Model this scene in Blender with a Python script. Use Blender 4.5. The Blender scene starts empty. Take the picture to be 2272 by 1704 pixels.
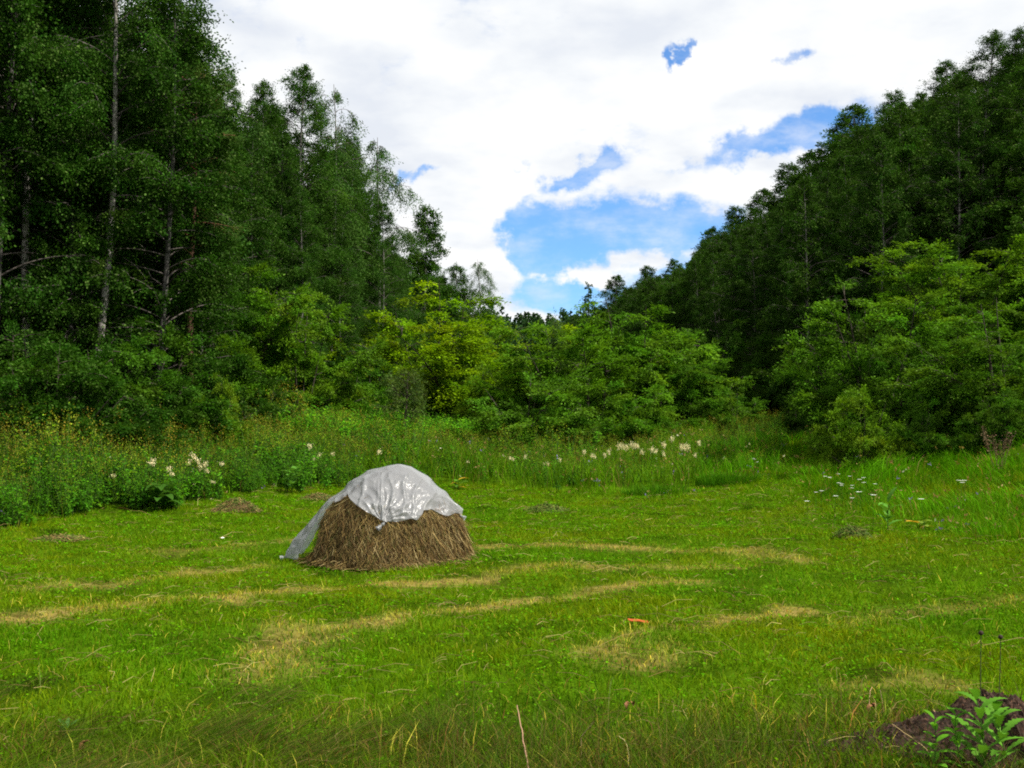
import bpy, math
import numpy as np
from mathutils import Vector

# ------------------------------------------------------------------ camera, sky, sun, exposure
S = bpy.context.scene
COL = S.collection
R_ = math.radians
EYE = 1.65
PITCH = R_(2.62)
FPX = 1005.0
cam_d = bpy.data.cameras.new("camera")
cam_d.sensor_width = 36.0
cam_d.lens = 36.0 * FPX / 1024.0
cam_d.clip_start = 0.05
cam_d.clip_end = 5000
cam = bpy.data.objects.new("camera", cam_d)
COL.objects.link(cam)
cam.location = (0, 0, EYE)
cam.rotation_euler = (math.pi / 2 + PITCH, 0, 0)
S.camera = cam

S.view_settings.view_transform = 'Standard'
S.view_settings.look = 'None'
S.view_settings.exposure = 0.55
S.view_settings.gamma = 1.0
S.render.engine = 'CYCLES'
S.cycles.max_bounces = 5
S.cycles.diffuse_bounces = 3
S.cycles.glossy_bounces = 2
S.cycles.transmission_bounces = 3
S.cycles.transparent_max_bounces = 6
S.cycles.caustics_reflective = False
S.cycles.caustics_refractive = False
S.cycles.use_denoising = False
S.cycles.sample_clamp_indirect = 4.0
S.cycles.filter_width = 1.9

SUN_EL, SUN_DX, SUN_DY = R_(52), 0.90, -0.43      # direction towards the sun
SKY_STRENGTH = 0.10
SUN_STRENGTH = 5.0

cP, sP = math.cos(PITCH), math.sin(PITCH)


def ray(px, py):
    u = (px - 512.0) / FPX
    v = (384.0 - py) / FPX
    return np.array([u, cP - v * sP, sP + v * cP])


def at(px, py, Y):
    d = ray(px, py)
    return np.array([0, 0, EYE]) + d * (Y / d[1])


def project(x, y, z):
    zc = z - EYE
    f = y * cP + zc * sP
    up = -y * sP + zc * cP
    f = np.maximum(f, 0.05)
    return 512 + FPX * x / f, 384 - FPX * up / f


class NT:
    def __init__(s, tree):
        s.t = tree
        s.t.nodes.clear()

    def n(s, typ, **kw):
        nd = s.t.nodes.new(typ)
        for k, v in kw.items():
            if k.startswith('i_'):
                key = k[2:]
                key = int(key) if key.isdigit() else key.replace('_', ' ')
                nd.inputs[key].default_value = v
            else:
                setattr(nd, k, v)
        return nd

    def l(s, a, b):
        s.t.links.new(a, b)

    def math(s, op, a, b=None, c=None, clamp=False):
        nd = s.t.nodes.new('ShaderNodeMath')
        nd.operation = op
        nd.use_clamp = clamp
        for i, v in enumerate((a, b, c)):
            if v is None:
                continue
            if isinstance(v, (int, float)):
                nd.inputs[i].default_value = v
            else:
                s.l(v, nd.inputs[i])
        return nd.outputs[0]

    def mixc(s, fac, a, b, blend='MIX'):
        nd = s.t.nodes.new('ShaderNodeMix')
        nd.data_type = 'RGBA'
        nd.blend_type = blend
        for sock, v in ((nd.inputs[0], fac), (nd.inputs[6], a), (nd.inputs[7], b)):
            if isinstance(v, (int, float)):
                sock.default_value = v
            elif isinstance(v, tuple):
                sock.default_value = v if len(v) == 4 else (*v, 1)
            else:
                s.l(v, sock)
        return nd.outputs[2]

    def ramp(s, fac, stops):
        nd = s.t.nodes.new('ShaderNodeValToRGB')
        s.l(fac, nd.inputs[0])
        el = nd.color_ramp.elements
        while len(el) < len(stops):
            el.new(0.5)
        for e, (p, c) in zip(el, stops):
            e.position = p
            e.color = c if len(c) == 4 else (*c, 1)
        return nd.outputs[0]

    def smooth(s, v, lo, hi):
        nd = s.t.nodes.new('ShaderNodeMapRange')
        nd.interpolation_type = 'SMOOTHSTEP'
        s.l(v, nd.inputs[0])
        nd.inputs[1].default_value = lo
        nd.inputs[2].default_value = hi
        return nd.outputs[0]


def make_world():
    w = bpy.data.worlds.new("World")
    S.world = w
    w.use_nodes = True
    T = NT(w.node_tree)
    out = T.n('ShaderNodeOutputWorld')
    bg = T.n('ShaderNodeBackground')
    bg.inputs[1].default_value = SKY_STRENGTH
    sky = T.n('ShaderNodeTexSky', sky_type='NISHITA', sun_disc=False)
    sky.sun_elevation = SUN_EL
    sky.sun_rotation = math.atan2(SUN_DX, SUN_DY)
    sky.air_density = 1.0
    sky.dust_density = 0.4
    sky.ozone_density = 2.0
    tc = T.n('ShaderNodeTexCoord')
    sep = T.n('ShaderNodeSeparateXYZ')
    T.l(tc.outputs['Generated'], sep.inputs[0])
    X, Y, Z = sep.outputs
    # cloud-deck coordinates: the direction met by a flat layer overhead
    zz = T.math('ADD', T.math('MAXIMUM', Z, 0.0), 0.16)
    cx = T.math('DIVIDE', X, zz)
    cy = T.math('DIVIDE', Y, zz)
    comb = T.n('ShaderNodeCombineXYZ')
    T.l(cx, comb.inputs[0]); T.l(cy, comb.inputs[1])
    deck = comb.outputs[0]
    # bearing / height of the direction, for the open blue gaps over the valley
    ysafe = T.math('MAXIMUM', Y, 0.05)
    U = T.math('DIVIDE', X, ysafe)
    V = T.math('DIVIDE', Z, ysafe)
    cuv = T.n('ShaderNodeCombineXYZ')
    T.l(U, cuv.inputs[0]); T.l(V, cuv.inputs[1])
    nd = T.n('ShaderNodeTexNoise', i_Scale=9.0, i_Detail=6.0, i_Roughness=0.6)
    T.l(cuv.outputs[0], nd.inputs['Vector'])
    sn = T.n('ShaderNodeSeparateColor')
    T.l(nd.outputs['Color'], sn.inputs[0])
    U2 = T.math('MULTIPLY_ADD', T.math('SUBTRACT', sn.outputs[0], 0.5), 0.20, U)
    V2 = T.math('MULTIPLY_ADD', T.math('SUBTRACT', sn.outputs[1], 0.5), 0.13, V)
    holes = None
    # px, py, half-width, half-height (pixels of the photograph at 1024 wide), tilt, strength
    for (px, py, a, b, ang, st) in HOLES:
        d = ray(px, py)
        u0, v0 = d[0] / d[1], d[2] / d[1]
        a, b = a / FPX, b / FPX
        du = T.math('SUBTRACT', U2, float(u0))
        dv = T.math('SUBTRACT', V2, float(v0))
        ca, sa = math.cos(R_(ang)), math.sin(R_(ang))
        p = T.math('ADD', T.math('MULTIPLY', du, ca / a), T.math('MULTIPLY', dv, sa / a))
        q = T.math('ADD', T.math('MULTIPLY', du, -sa / b), T.math('MULTIPLY', dv, ca / b))
        r2 = T.math('ADD', T.math('MULTIPLY', p, p), T.math('MULTIPLY', q, q))
        g = T.math('MULTIPLY', T.math('EXPONENT', T.math('MULTIPLY', r2, -1.0)), st)
        holes = g if holes is None else T.math('ADD', holes, g)
    holes = T.math('MULTIPLY', holes, T.smooth(Y, 0.05, 0.3))
    nz = T.n('ShaderNodeTexNoise', i_Scale=2.1, i_Detail=9.0, i_Roughness=0.58)
    mp = T.n('ShaderNodeMapping')
    mp.inputs['Location'].default_value = (3.1, 7.7, 0.0)
    T.l(deck, mp.inputs[0]); T.l(mp.outputs[0], nz.inputs['Vector'])
    n2 = T.n('ShaderNodeTexNoise', i_Scale=6.5, i_Detail=9.0, i_Roughness=0.62)
    st = T.n('ShaderNodeMapping')
    st.inputs['Scale'].default_value = (1.0, 1.9, 1.0)
    T.l(cuv.outputs[0], st.inputs[0]); T.l(st.outputs[0], n2.inputs['Vector'])
    dens = T.math('SUBTRACT', T.math('ADD', nz.outputs[0], 0.265), holes)
    dens = T.math('ADD', dens, T.math('MULTIPLY', T.math('SUBTRACT', n2.outputs[0], 0.5), 1.15))
    mask = T.smooth(dens, 0.20, 0.62)
    # thick cloud is white, thin or shaded bases a little grey-blue
    n3 = T.n('ShaderNodeTexNoise', i_Scale=3.4, i_Detail=5.0, i_Roughness=0.5)
    mp3 = T.n('ShaderNodeMapping')
    mp3.inputs['Location'].default_value = (1.3, 2.2, 0.0)
    T.l(deck, mp3.inputs[0]); T.l(mp3.outputs[0], n3.inputs['Vector'])
    tone = T.math('ADD', n3.outputs[0], T.math('MULTIPLY', T.math('SUBTRACT', n2.outputs[0], 0.5), 0.25))
    cc = T.ramp(tone, [(0.33, (5.5, 5.8, 6.3)), (0.46, (6.4, 6.6, 6.8)), (0.58, (7.2, 7.2, 7.2))])
    blue = T.mixc(1.0, sky.outputs[0], (0.70, 1.05, 1.40), 'MULTIPLY')
    n4 = T.n('ShaderNodeTexNoise', i_Scale=11.0, i_Detail=7.0, i_Roughness=0.6)
    T.l(st.outputs[0], n4.inputs['Vector'])
    thin = T.math('MULTIPLY', T.smooth(n4.outputs[0], 0.40, 0.75), 0.55)
    mask = T.math('MAXIMUM', mask, thin)
    fin = T.mixc(mask, blue, cc)
    T.l(fin, bg.inputs[0])
    T.l(bg.outputs[0], out.inputs[0])


k_ = 0.4629
HOLES = [(x * k_, y * k_, a * k_, b * k_, g, s) for (x, y, a, b, g, s) in [
    (1300, 490, 230, 75, 0, 0.66), (1440, 470, 170, 62, 10, 0.40), (1165, 480, 80, 60, -15, 0.30),
    (1200, 660, 170, 60, 0, 0.60), (1170, 570, 60, 70, 0, 0.35), (1400, 610, 150, 60, 20, 0.42),
    (1600, 318, 200, 46, 14, 0.68), (1800, 270, 105, 66, 35, 0.62), (1270, 352, 100, 30, 12, 0.52),
    (1190, 388, 60, 24, 12, 0.40), (1490, 112, 16, 30, 0, 0.48), (1705, 88, 70, 22, 15, 0.46), (1640, 122, 60, 16, 10, 0.3),
    (1560, 455, 90, 50, 10, 0.30), (905, 370, 50, 16, 0, 0.40), (690, 80, 40, 30, 0, 0.22), (840, 190, 50, 40, 0, 0.2), (1250, 590, 52, 30, 0, -0.45),
    (1385, 505, 44, 18, 15, -0.40), (1390, 578, 60, 28, 20, -0.35), (1040, 540, 80, 110, 20, -0.40), (1480, 370, 150, 26, 10, -0.25)]]
make_world()

sun_d = bpy.data.lights.new("sun", 'SUN')
sun_d.energy = SUN_STRENGTH
sun_d.angle = R_(0.6)
sun_d.color = (1.0, 0.95, 0.86)
sun = bpy.data.objects.new("sun", sun_d)
COL.objects.link(sun)
hd = math.hypot(SUN_DX, SUN_DY)
sdir = Vector((SUN_DX / hd * math.cos(SUN_EL), SUN_DY / hd * math.cos(SUN_EL), math.sin(SUN_EL)))
sun.rotation_euler = sdir.to_track_quat('Z', 'Y').to_euler()
sun.location = (40, -20, 60)


# ------------------------------------------------------------------ helpers: noise, terrain, meshes
class Waves:
    def __init__(s, seed, lo, hi, n=16):
        r = np.random.default_rng(seed)
        th = r.uniform(0, 2 * np.pi, n)
        wl = np.exp(r.uniform(np.log(lo), np.log(hi), n))
        s.kx, s.ky = np.cos(th) * 2 * np.pi / wl, np.sin(th) * 2 * np.pi / wl
        s.ph = r.uniform(0, 2 * np.pi, n)
        s.n = n

    def __call__(s, x, y):
        o = np.zeros(np.broadcast(x, y).shape)
        for a, b, c in zip(s.kx, s.ky, s.ph):
            o += np.sin(a * x + b * y + c)
        return o / math.sqrt(s.n / 2)          # about unit variance


N_bump = Waves(1, 0.7, 3.0)
N_big = Waves(2, 3.0, 12.0)
N_patch = Waves(3, 0.5, 2.2, 22)
N_fine = Waves(4, 0.15, 0.6, 22)
N_hill = Waves(5, 12, 60)


def ip(v, pts):
    a = np.array(pts, float)
    return np.interp(v, a[:, 0], a[:, 1])


def softp(v, k=1.5):
    return np.logaddexp(0, v / k) * k


def foot_left(y):
    return ip(y, [(-20, -16), (10, -12.5), (25, -9.5), (60, -7.5), (90, -4), (130, -3), (220, -8), (400, -70)])


def foot_right(y):
    return ip(y, [(-20, 14), (25, 11.5), (40, 12), (60, 12.5), (90, 11), (130, 9.5), (220, 12), (400, 70)])


def H(x, y):
    x = np.asarray(x, float); y = np.asarray(y, float)
    f = ip(y, [(-80, -0.4), (0, 0), (18, 0.0), (27, 0.15), (38, 1.0), (60, 2.2), (120, 5), (200, 10), (300, 17),
               (400, 33), (470, 43), (600, 45), (900, 35)])
    f = f + 16 * (1 - np.exp(-0.42 * softp(foot_left(y) - x) / 16))
    f = f + 20 * (1 - np.exp(-0.75 * softp(x - foot_right(y)) / 20))
    bank = 0.075 * softp(x - 3.2, 0.8) * np.clip((y - 5) / 8, 0, 1) * np.clip((60 - y) / 25, 0, 1)
    f = f + bank
    f = f + 0.11 * softp(-x - 1.5, 0.8) * np.clip((y - 19) / 12, 0, 1) * np.clip((90 - y) / 40, 0, 1)
    near = np.clip((60 - np.hypot(x, y)) / 30, 0, 1)
    f = f + near * (0.014 * N_bump(x, y) + 0.03 * N_big(x, y) * np.clip((np.hypot(x, y) - 3) / 6, 0, 1))
    f = f + np.clip((y - 200) / 200, 0, 1) * 2.0 * N_hill(x, y)
    return f


def ground_at(px, py, lo=2.5, hi=500.0):
    """the first point of the ground seen in this direction"""
    d = ray(px, py)
    ts = np.exp(np.linspace(math.log(lo), math.log(hi), 900)) / d[1]
    P = np.array([0, 0, EYE]) + ts[:, None] * d
    below = P[:, 2] < H(P[:, 0], P[:, 1])
    i = int(np.argmax(below)) if below.any() else len(ts) - 1
    return P[i]


class Geo:
    def __init__(s):
        s.v, s.q, s.t, s.qc, s.tc, s.n = [], [], [], [], [], 0

    def add(s, v, q=None, t=None, qc=None, tc=None):
        v = np.asarray(v, float).reshape(-1, 3)
        if q is not None and len(q):
            q = np.asarray(q, np.int64)
            s.q.append(q + s.n)
            s.qc.append(np.broadcast_to(np.asarray((1, 1, 1) if qc is None else qc, float), (len(q), 3)))
        if t is not None and len(t):
            t = np.asarray(t, np.int64)
            s.t.append(t + s.n)
            s.tc.append(np.broadcast_to(np.asarray((1, 1, 1) if tc is None else tc, float), (len(t), 3)))
        s.v.append(v)
        s.n += len(v)
        return s

    def arrays(s):
        v = np.concatenate(s.v) if s.v else np.zeros((0, 3))
        q = np.concatenate(s.q) if s.q else np.zeros((0, 4), np.int64)
        t = np.concatenate(s.t) if s.t else np.zeros((0, 3), np.int64)
        qc = np.concatenate(s.qc) if s.qc else np.zeros((0, 3))
        tc = np.concatenate(s.tc) if s.tc else np.zeros((0, 3))
        return v, q, t, qc, tc

    def mesh(s, name, mat, smooth=False):
        v, q, t, qc, tc = s.arrays()
        me = bpy.data.meshes.new(name)
        me.vertices.add(len(v))
        me.vertices.foreach_set('co', v.astype(np.float32).ravel())
        nl = q.size + t.size
        me.loops.add(nl)
        me.loops.foreach_set('vertex_index', np.concatenate([q.ravel(), t.ravel()]).astype(np.int32))
        me.polygons.add(len(q) + len(t))
        st = np.concatenate([np.arange(len(q)) * 4, q.size + np.arange(len(t)) * 3]).astype(np.int32)
        me.polygons.foreach_set('loop_start', st)
        me.polygons.foreach_set('use_smooth', np.full(len(q) + len(t), smooth))
        at_ = me.attributes.new('col', 'FLOAT_VECTOR', 'FACE')
        at_.data.foreach_set('vector', np.concatenate([qc, tc]).astype(np.float32).ravel())
        me.update(calc_edges=True)
        me.materials.append(mat)
        return me


def link(name, me, parent=None, loc=None):
    o = bpy.data.objects.new(name, me)
    COL.objects.link(o)
    if parent is not None:
        o.parent = parent
    if loc is not None:
        o.location = loc
    return o


def tag(o, label=None, cat=None, group=None, kind=None):
    if label: o['label'] = label
    if cat: o['category'] = cat
    if group: o['group'] = group
    if kind: o['kind'] = kind
    return o


def empty(name, loc, rz=0.0):
    o = bpy.data.objects.new(name, None)
    o.empty_display_size = 0.2
    COL.objects.link(o)
    o.location = loc
    o.rotation_euler = (0, 0, rz)
    return o


def copy_thing(src, loc, rz=0.0, scale=(1, 1, 1)):
    r = src.copy()
    COL.objects.link(r)
    for key in ('label', 'group'):
        if key in r: del r[key]
    r.location = loc
    r.rotation_euler = (0, 0, rz)
    r.scale = scale
    for ch in src.children:
        c = ch.copy()
        COL.objects.link(c)
        c.parent = r
    return r


def unit(v):
    return v / np.maximum(np.linalg.norm(v, axis=-1, keepdims=True), 1e-9)


def rnd_unit(r, n):
    return unit(r.normal(size=(n, 3)))


def tubes(geo, P, rad, ns, col):
    """P (M,K,3) centre lines, rad (M,K): tapered tubes"""
    P = np.asarray(P, float); rad = np.asarray(rad, float)
    M, K, _ = P.shape
    T = np.gradient(P, axis=1)
    T = unit(T)
    ref = np.where(np.abs(T[..., 2:3]) > 0.9, np.array([1.0, 0, 0]), np.array([0, 0, 1.0]))
    A = unit(np.cross(T, ref))
    B = np.cross(T, A)
    ang = np.arange(ns) / ns * 2 * np.pi
    ring = P[:, :, None] + rad[:, :, None, None] * (A[:, :, None] * np.cos(ang)[:, None] + B[:, :, None] * np.sin(ang)[:, None])
    v = ring.reshape(-1, 3)
    m, k, i = np.meshgrid(np.arange(M), np.arange(K - 1), np.arange(ns), indexing='ij')
    j = (i + 1) % ns
    b = m * K * ns
    q = np.stack([b + k * ns + i, b + k * ns + j, b + (k + 1) * ns + j, b + (k + 1) * ns + i], -1).reshape(-1, 4)
    col = np.asarray(col, float)
    if col.ndim == 2:
        col = np.repeat(col, (K - 1) * ns, axis=0)
    geo.add(v, q=q, qc=col)


def leaves(geo, p, a, n, L, W, col):
    """diamond leaves: base p, axis a, normal n"""
    a = unit(a)
    s = unit(np.cross(a, n))
    L = np.broadcast_to(L, (len(p),))[:, None]
    W = np.broadcast_to(W, (len(p),))[:, None]
    m = p + a * L * 0.42
    v = np.stack([p, m + s * W / 2, p + a * L, m - s * W / 2], 1).reshape(-1, 3)
    q = np.arange(len(p) * 4).reshape(-1, 4)
    geo.add(v, q=q, qc=col)


def blades(geo, p, h, w, lean, az, col, bend=0.5, two=True):
    """grass blades rising from p; lean = sideways reach of the tip"""
    n = len(p)
    d = np.stack([np.cos(az), np.sin(az), np.zeros(n)], 1)
    s = np.stack([-np.sin(az), np.cos(az), np.zeros(n)], 1)
    # turn the flat of the blade at random
    tw = (np.sin(az * 7.3) * 1.2)[:, None]
    s = unit(s * np.cos(tw) + d * np.sin(tw))
    up = np.array([0, 0, 1.0])
    tip = p + d * lean[:, None] + up * h[:, None]
    if two:
        mid = p + d * (lean * (1 - bend) * 0.6)[:, None] + up * (h * 0.62)[:, None]
        w_ = w[:, None]
        v = np.stack([p - s * w_ / 2, p + s * w_ / 2, mid + s * w_ * 0.42, mid - s * w_ * 0.42, tip], 1).reshape(-1, 3)
        b = np.arange(n) * 5
        q = np.stack([b, b + 1, b + 2, b + 3], 1)
        t = np.stack([b + 3, b + 2, b + 4], 1)
        geo.add(v, q=q, t=t, qc=col, tc=col)
    else:
        w_ = w[:, None]
        v = np.stack([p - s * w_ / 2, p + s * w_ / 2, tip], 1).reshape(-1, 3)
        geo.add(v, t=np.arange(n * 3).reshape(-1, 3), tc=col)


def vary(r, col, n, amt=0.25, hue=0.12):
    c = np.asarray(col, float)[None] * np.exp(r.normal(0, amt, (n, 1)))
    c = c * np.exp(r.normal(0, hue, (n, 3)) * np.array([1, 0.4, 1]))
    return np.clip(c, 0.001, 0.95)


# ------------------------------------------------------------------ materials
def leaf_mat(name, trans=0.35, gloss=0.018, rough=0.5, warm=(1.25, 1.15, 0.6)):
    m = bpy.data.materials.new(name)
    m.use_nodes = True
    T = NT(m.node_tree)
    out = T.n('ShaderNodeOutputMaterial')
    at_ = T.n('ShaderNodeAttribute', attribute_name='col')
    oi = T.n('ShaderNodeObjectInfo')
    c = T.mixc(1.0, at_.outputs['Color'], oi.outputs['Color'], 'MULTIPLY')
    df = T.n('ShaderNodeBsdfDiffuse')
    T.l(c, df.inputs[0])
    tr = T.n('ShaderNodeBsdfTranslucent')
    T.l(T.mixc(1.0, c, warm, 'MULTIPLY'), tr.inputs[0])
    mx = T.n('ShaderNodeMixShader', i_0=trans)
    T.l(df.outputs[0], mx.inputs[1]); T.l(tr.outputs[0], mx.inputs[2])
    gl = T.n('ShaderNodeBsdfGlossy')
    gl.inputs['Roughness'].default_value = rough
    gl.inputs['Color'].default_value = (0.6, 0.8, 0.25, 1)
    mg = T.n('ShaderNodeMixShader', i_0=gloss)
    T.l(mx.outputs[0], mg.inputs[1]); T.l(gl.outputs[0], mg.inputs[2])
    T.l(mg.outputs[0], out.inputs[0])
    return m


def matte_mat(name, rough=0.9, noise=0.0, scale=20.0, bump=0.0, spec=0.2):
    m = bpy.data.materials.new(name)
    m.use_nodes = True
    T = NT(m.node_tree)
    out = T.n('ShaderNodeOutputMaterial')
    at_ = T.n('ShaderNodeAttribute', attribute_name='col')
    oi = T.n('ShaderNodeObjectInfo')
    c = T.mixc(1.0, at_.outputs['Color'], oi.outputs['Color'], 'MULTIPLY')
    bs = T.n('ShaderNodeBsdfPrincipled')
    bs.inputs['Roughness'].default_value = rough
    bs.inputs['Specular IOR Level'].default_value = spec
    if noise or bump:
        tc = T.n('ShaderNodeTexCoord')
        nz = T.n('ShaderNodeTexNoise', i_Scale=scale, i_Detail=6.0, i_Roughness=0.65)
        T.l(tc.outputs['Object'], nz.inputs['Vector'])
        g = T.ramp(nz.outputs[0], [(0.3, (1 - noise,) * 3), (0.7, (1 + noise,) * 3)])
        c = T.mixc(1.0, c, g, 'MULTIPLY')
        if bump:
            bp = T.n('ShaderNodeBump', i_Strength=1.0, i_Distance=bump)
            T.l(nz.outputs[0], bp.inputs['Height'])
            T.l(bp.outputs[0], bs.inputs['Normal'])
    T.l(c, bs.inputs['Base Color'])
    T.l(bs.outputs[0], out.inputs[0])
    return m


def bark_mat():
    m = bpy.data.materials.new('birch_bark')
    m.use_nodes = True
    T = NT(m.node_tree)
    out = T.n('ShaderNodeOutputMaterial')
    at_ = T.n('ShaderNodeAttribute', attribute_name='col')
    tc = T.n('ShaderNodeTexCoord')
    mp = T.n('ShaderNodeMapping')
    mp.inputs['Scale'].default_value = (3.0, 3.0, 5.5)
    T.l(tc.outputs['Object'], mp.inputs[0])
    nz = T.n('ShaderNodeTexNoise', i_Scale=1.4, i_Detail=5.0, i_Roughness=0.65)
    T.l(mp.outputs[0], nz.inputs['Vector'])
    g = T.ramp(nz.outputs[0], [(0.38, (0.16, 0.14, 0.12)), (0.47, (0.8, 0.78, 0.74)), (0.7, (1.1, 1.08, 1.04))])
    bs = T.n('ShaderNodeBsdfPrincipled')
    bs.inputs['Roughness'].default_value = 0.8
    T.l(T.mixc(1.0, at_.outputs['Color'], g, 'MULTIPLY'), bs.inputs['Base Color'])
    T.l(bs.outputs[0], out.inputs[0])
    return m


M_leaf = leaf_mat('tree_leaves')
M_shrub = leaf_mat('shrub_leaves', trans=0.42)
M_grass = leaf_mat('grass_blades', trans=0.34, gloss=0.008, rough=0.5, warm=(1.2, 1.25, 0.4))
M_weed = leaf_mat('weed_leaves', trans=0.32, gloss=0.02)
M_straw = matte_mat('hay', rough=0.75, spec=0.25)
M_birch = bark_mat()
M_bark = matte_mat('bark', noise=0.5, scale=8, bump=0.01)
M_flower = leaf_mat('petals', trans=0.25, gloss=0.0, warm=(1, 1, 0.9))


# ------------------------------------------------------------------ the setting: ground
EDGE = [(-300, 575), (0, 530), (60, 520), (115, 515), (165, 512), (210, 503), (240, 498), (300, 493), (330, 490),
        (440, 487), (470, 486), (520, 490), (560, 496), (600, 497), (640, 500), (680, 498), (700, 490), (715, 482),
        (760, 480), (800, 486), (815, 503), (850, 512), (900, 522), (960, 535), (1024, 545), (1400, 590)]


def meadow_depth(x, y):
    """pixels above (+) the mown edge, as a measure of how far into the unmown strip a spot lies"""
    px, py = project(x, y, H(x, y))
    e = ip(px, EDGE)
    return (e - py) + 3.0 * N_patch(x, y)


BANDS = [([(0, 618), (81, 610), (139, 605), (185, 599), (231, 598), (301, 590), (393, 585), (463, 581), (512, 571), (590, 566)], 0.22, 1.0),
         ([(255, 655), (275, 640), (301, 629), (370, 622), (440, 615), (512, 606), (581, 595), (642, 583), (697, 581)], 0.20, 1.0),
         ([(270, 672), (285, 660), (300, 645), (320, 637)], 0.30, 0.8),
         ([(593, 652), (621, 641), (651, 636), (709, 627), (755, 615), (800, 612)], 0.20, 1.0),
         ([(595, 655), (620, 662), (655, 655)], 0.25, 0.8),
         ([(500, 574), (570, 569), (642, 566), (734, 569)], 0.22, 0.7),
         ([(480, 549), (540, 547), (605, 547), (674, 551), (755, 554), (800, 560)], 0.26, 0.8),
         ([(35, 588), (116, 585), (192, 574), (266, 567)], 0.24, 0.7),
         ([(150, 552), (230, 549), (300, 541)], 0.25, 0.45),
         ([(860, 625), (900, 615), (960, 610), (1010, 600)], 0.25, 0.5),
         ([(850, 690), (900, 680), (960, 690)], 0.2, 0.5)]
BAND_W = []
for pts, wd, st in BANDS:
    BAND_W.append((np.array([ground_at(*p)[:2] for p in pts]), wd, st))


def dryness(x, y):
    x = np.asarray(x, float); y = np.asarray(y, float)
    out = np.zeros(np.broadcast(x, y).shape)
    jx = x + 0.06 * N_patch(x, y)
    jy = y + 0.07 * N_patch(y + 7, x)
    for P, wd, st in BAND_W:
        best = np.full(out.shape, 1e9)
        for a, b in zip(P[:-1], P[1:]):
            d = b - a
            t = np.clip(((jx - a[0]) * d[0] + (jy - a[1]) * d[1]) / (d @ d), 0, 1)
            best = np.minimum(best, np.hypot(jx - a[0] - t * d[0], jy - a[1] - t * d[1]))
        br = np.clip(0.95 + 0.14 * N_big(x * 2.3, y * 2.3 + 5), 0.7, 1.2)
        out = np.maximum(out, st * br * np.exp(-(best / (0.85 * wd)) ** 2))
    return np.clip(out, 0, 1)


C_SOIL = np.array([0.030, 0.038, 0.004])
C_LAWN = np.array([0.048, 0.105, 0.002])
C_STRAW = np.array([0.34, 0.27, 0.07])
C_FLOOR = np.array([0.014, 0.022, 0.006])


def grid_axis(fine_lo, fine_hi, step, lo, hi, grow=1.12):
    a = list(np.arange(fine_lo, fine_hi + 1e-6, step))
    s = step
    while a[-1] < hi:
        s *= grow
        a.append(a[-1] + s)
    s = step
    b = []
    c = fine_lo
    while c > lo:
        s *= grow
        c -= s
        b.append(c)
    return np.array(b[::-1] + a)


def make_ground():
    xs = grid_axis(-13, 13, 0.11, -900, 900)
    ys = grid_axis(2.5, 34, 0.11, -300, 1600)
    X, Y = np.meshgrid(xs, ys)
    Z = H(X, Y)
    v = np.stack([X, Y, Z], -1).reshape(-1, 3)
    ny, nx = X.shape
    i = np.arange(ny - 1)[:, None] * nx + np.arange(nx - 1)[None]
    q = np.stack([i, i + 1, i + nx + 1, i + nx], -1).reshape(-1, 4)
    xc = (X[:-1, :-1] + X[1:, 1:]).ravel() / 2
    yc = (Y[:-1, :-1] + Y[1:, 1:]).ravel() / 2
    d = dryness(xc, yc)[:, None]
    c = C_LAWN * (1 + 0.25 * N_patch(xc, yc)[:, None]) * 0.75 + C_SOIL * 0.25
    c = c * (1 - d) + C_STRAW * d * 0.5
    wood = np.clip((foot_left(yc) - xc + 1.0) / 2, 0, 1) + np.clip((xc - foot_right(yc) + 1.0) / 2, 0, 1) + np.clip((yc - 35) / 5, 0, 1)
    wood = wood + np.clip((yc - 29) / 3, 0, 1) * np.clip((xc - 5) / 2, 0, 1)  # floor tone carried past the wood, painting shade onto lit ground
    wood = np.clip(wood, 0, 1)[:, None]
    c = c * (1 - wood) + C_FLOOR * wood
    c = np.clip(c, 0.002, 1)
    g = Geo()
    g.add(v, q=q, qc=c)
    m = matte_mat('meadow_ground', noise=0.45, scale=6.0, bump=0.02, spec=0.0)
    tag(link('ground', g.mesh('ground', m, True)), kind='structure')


make_ground()

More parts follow.
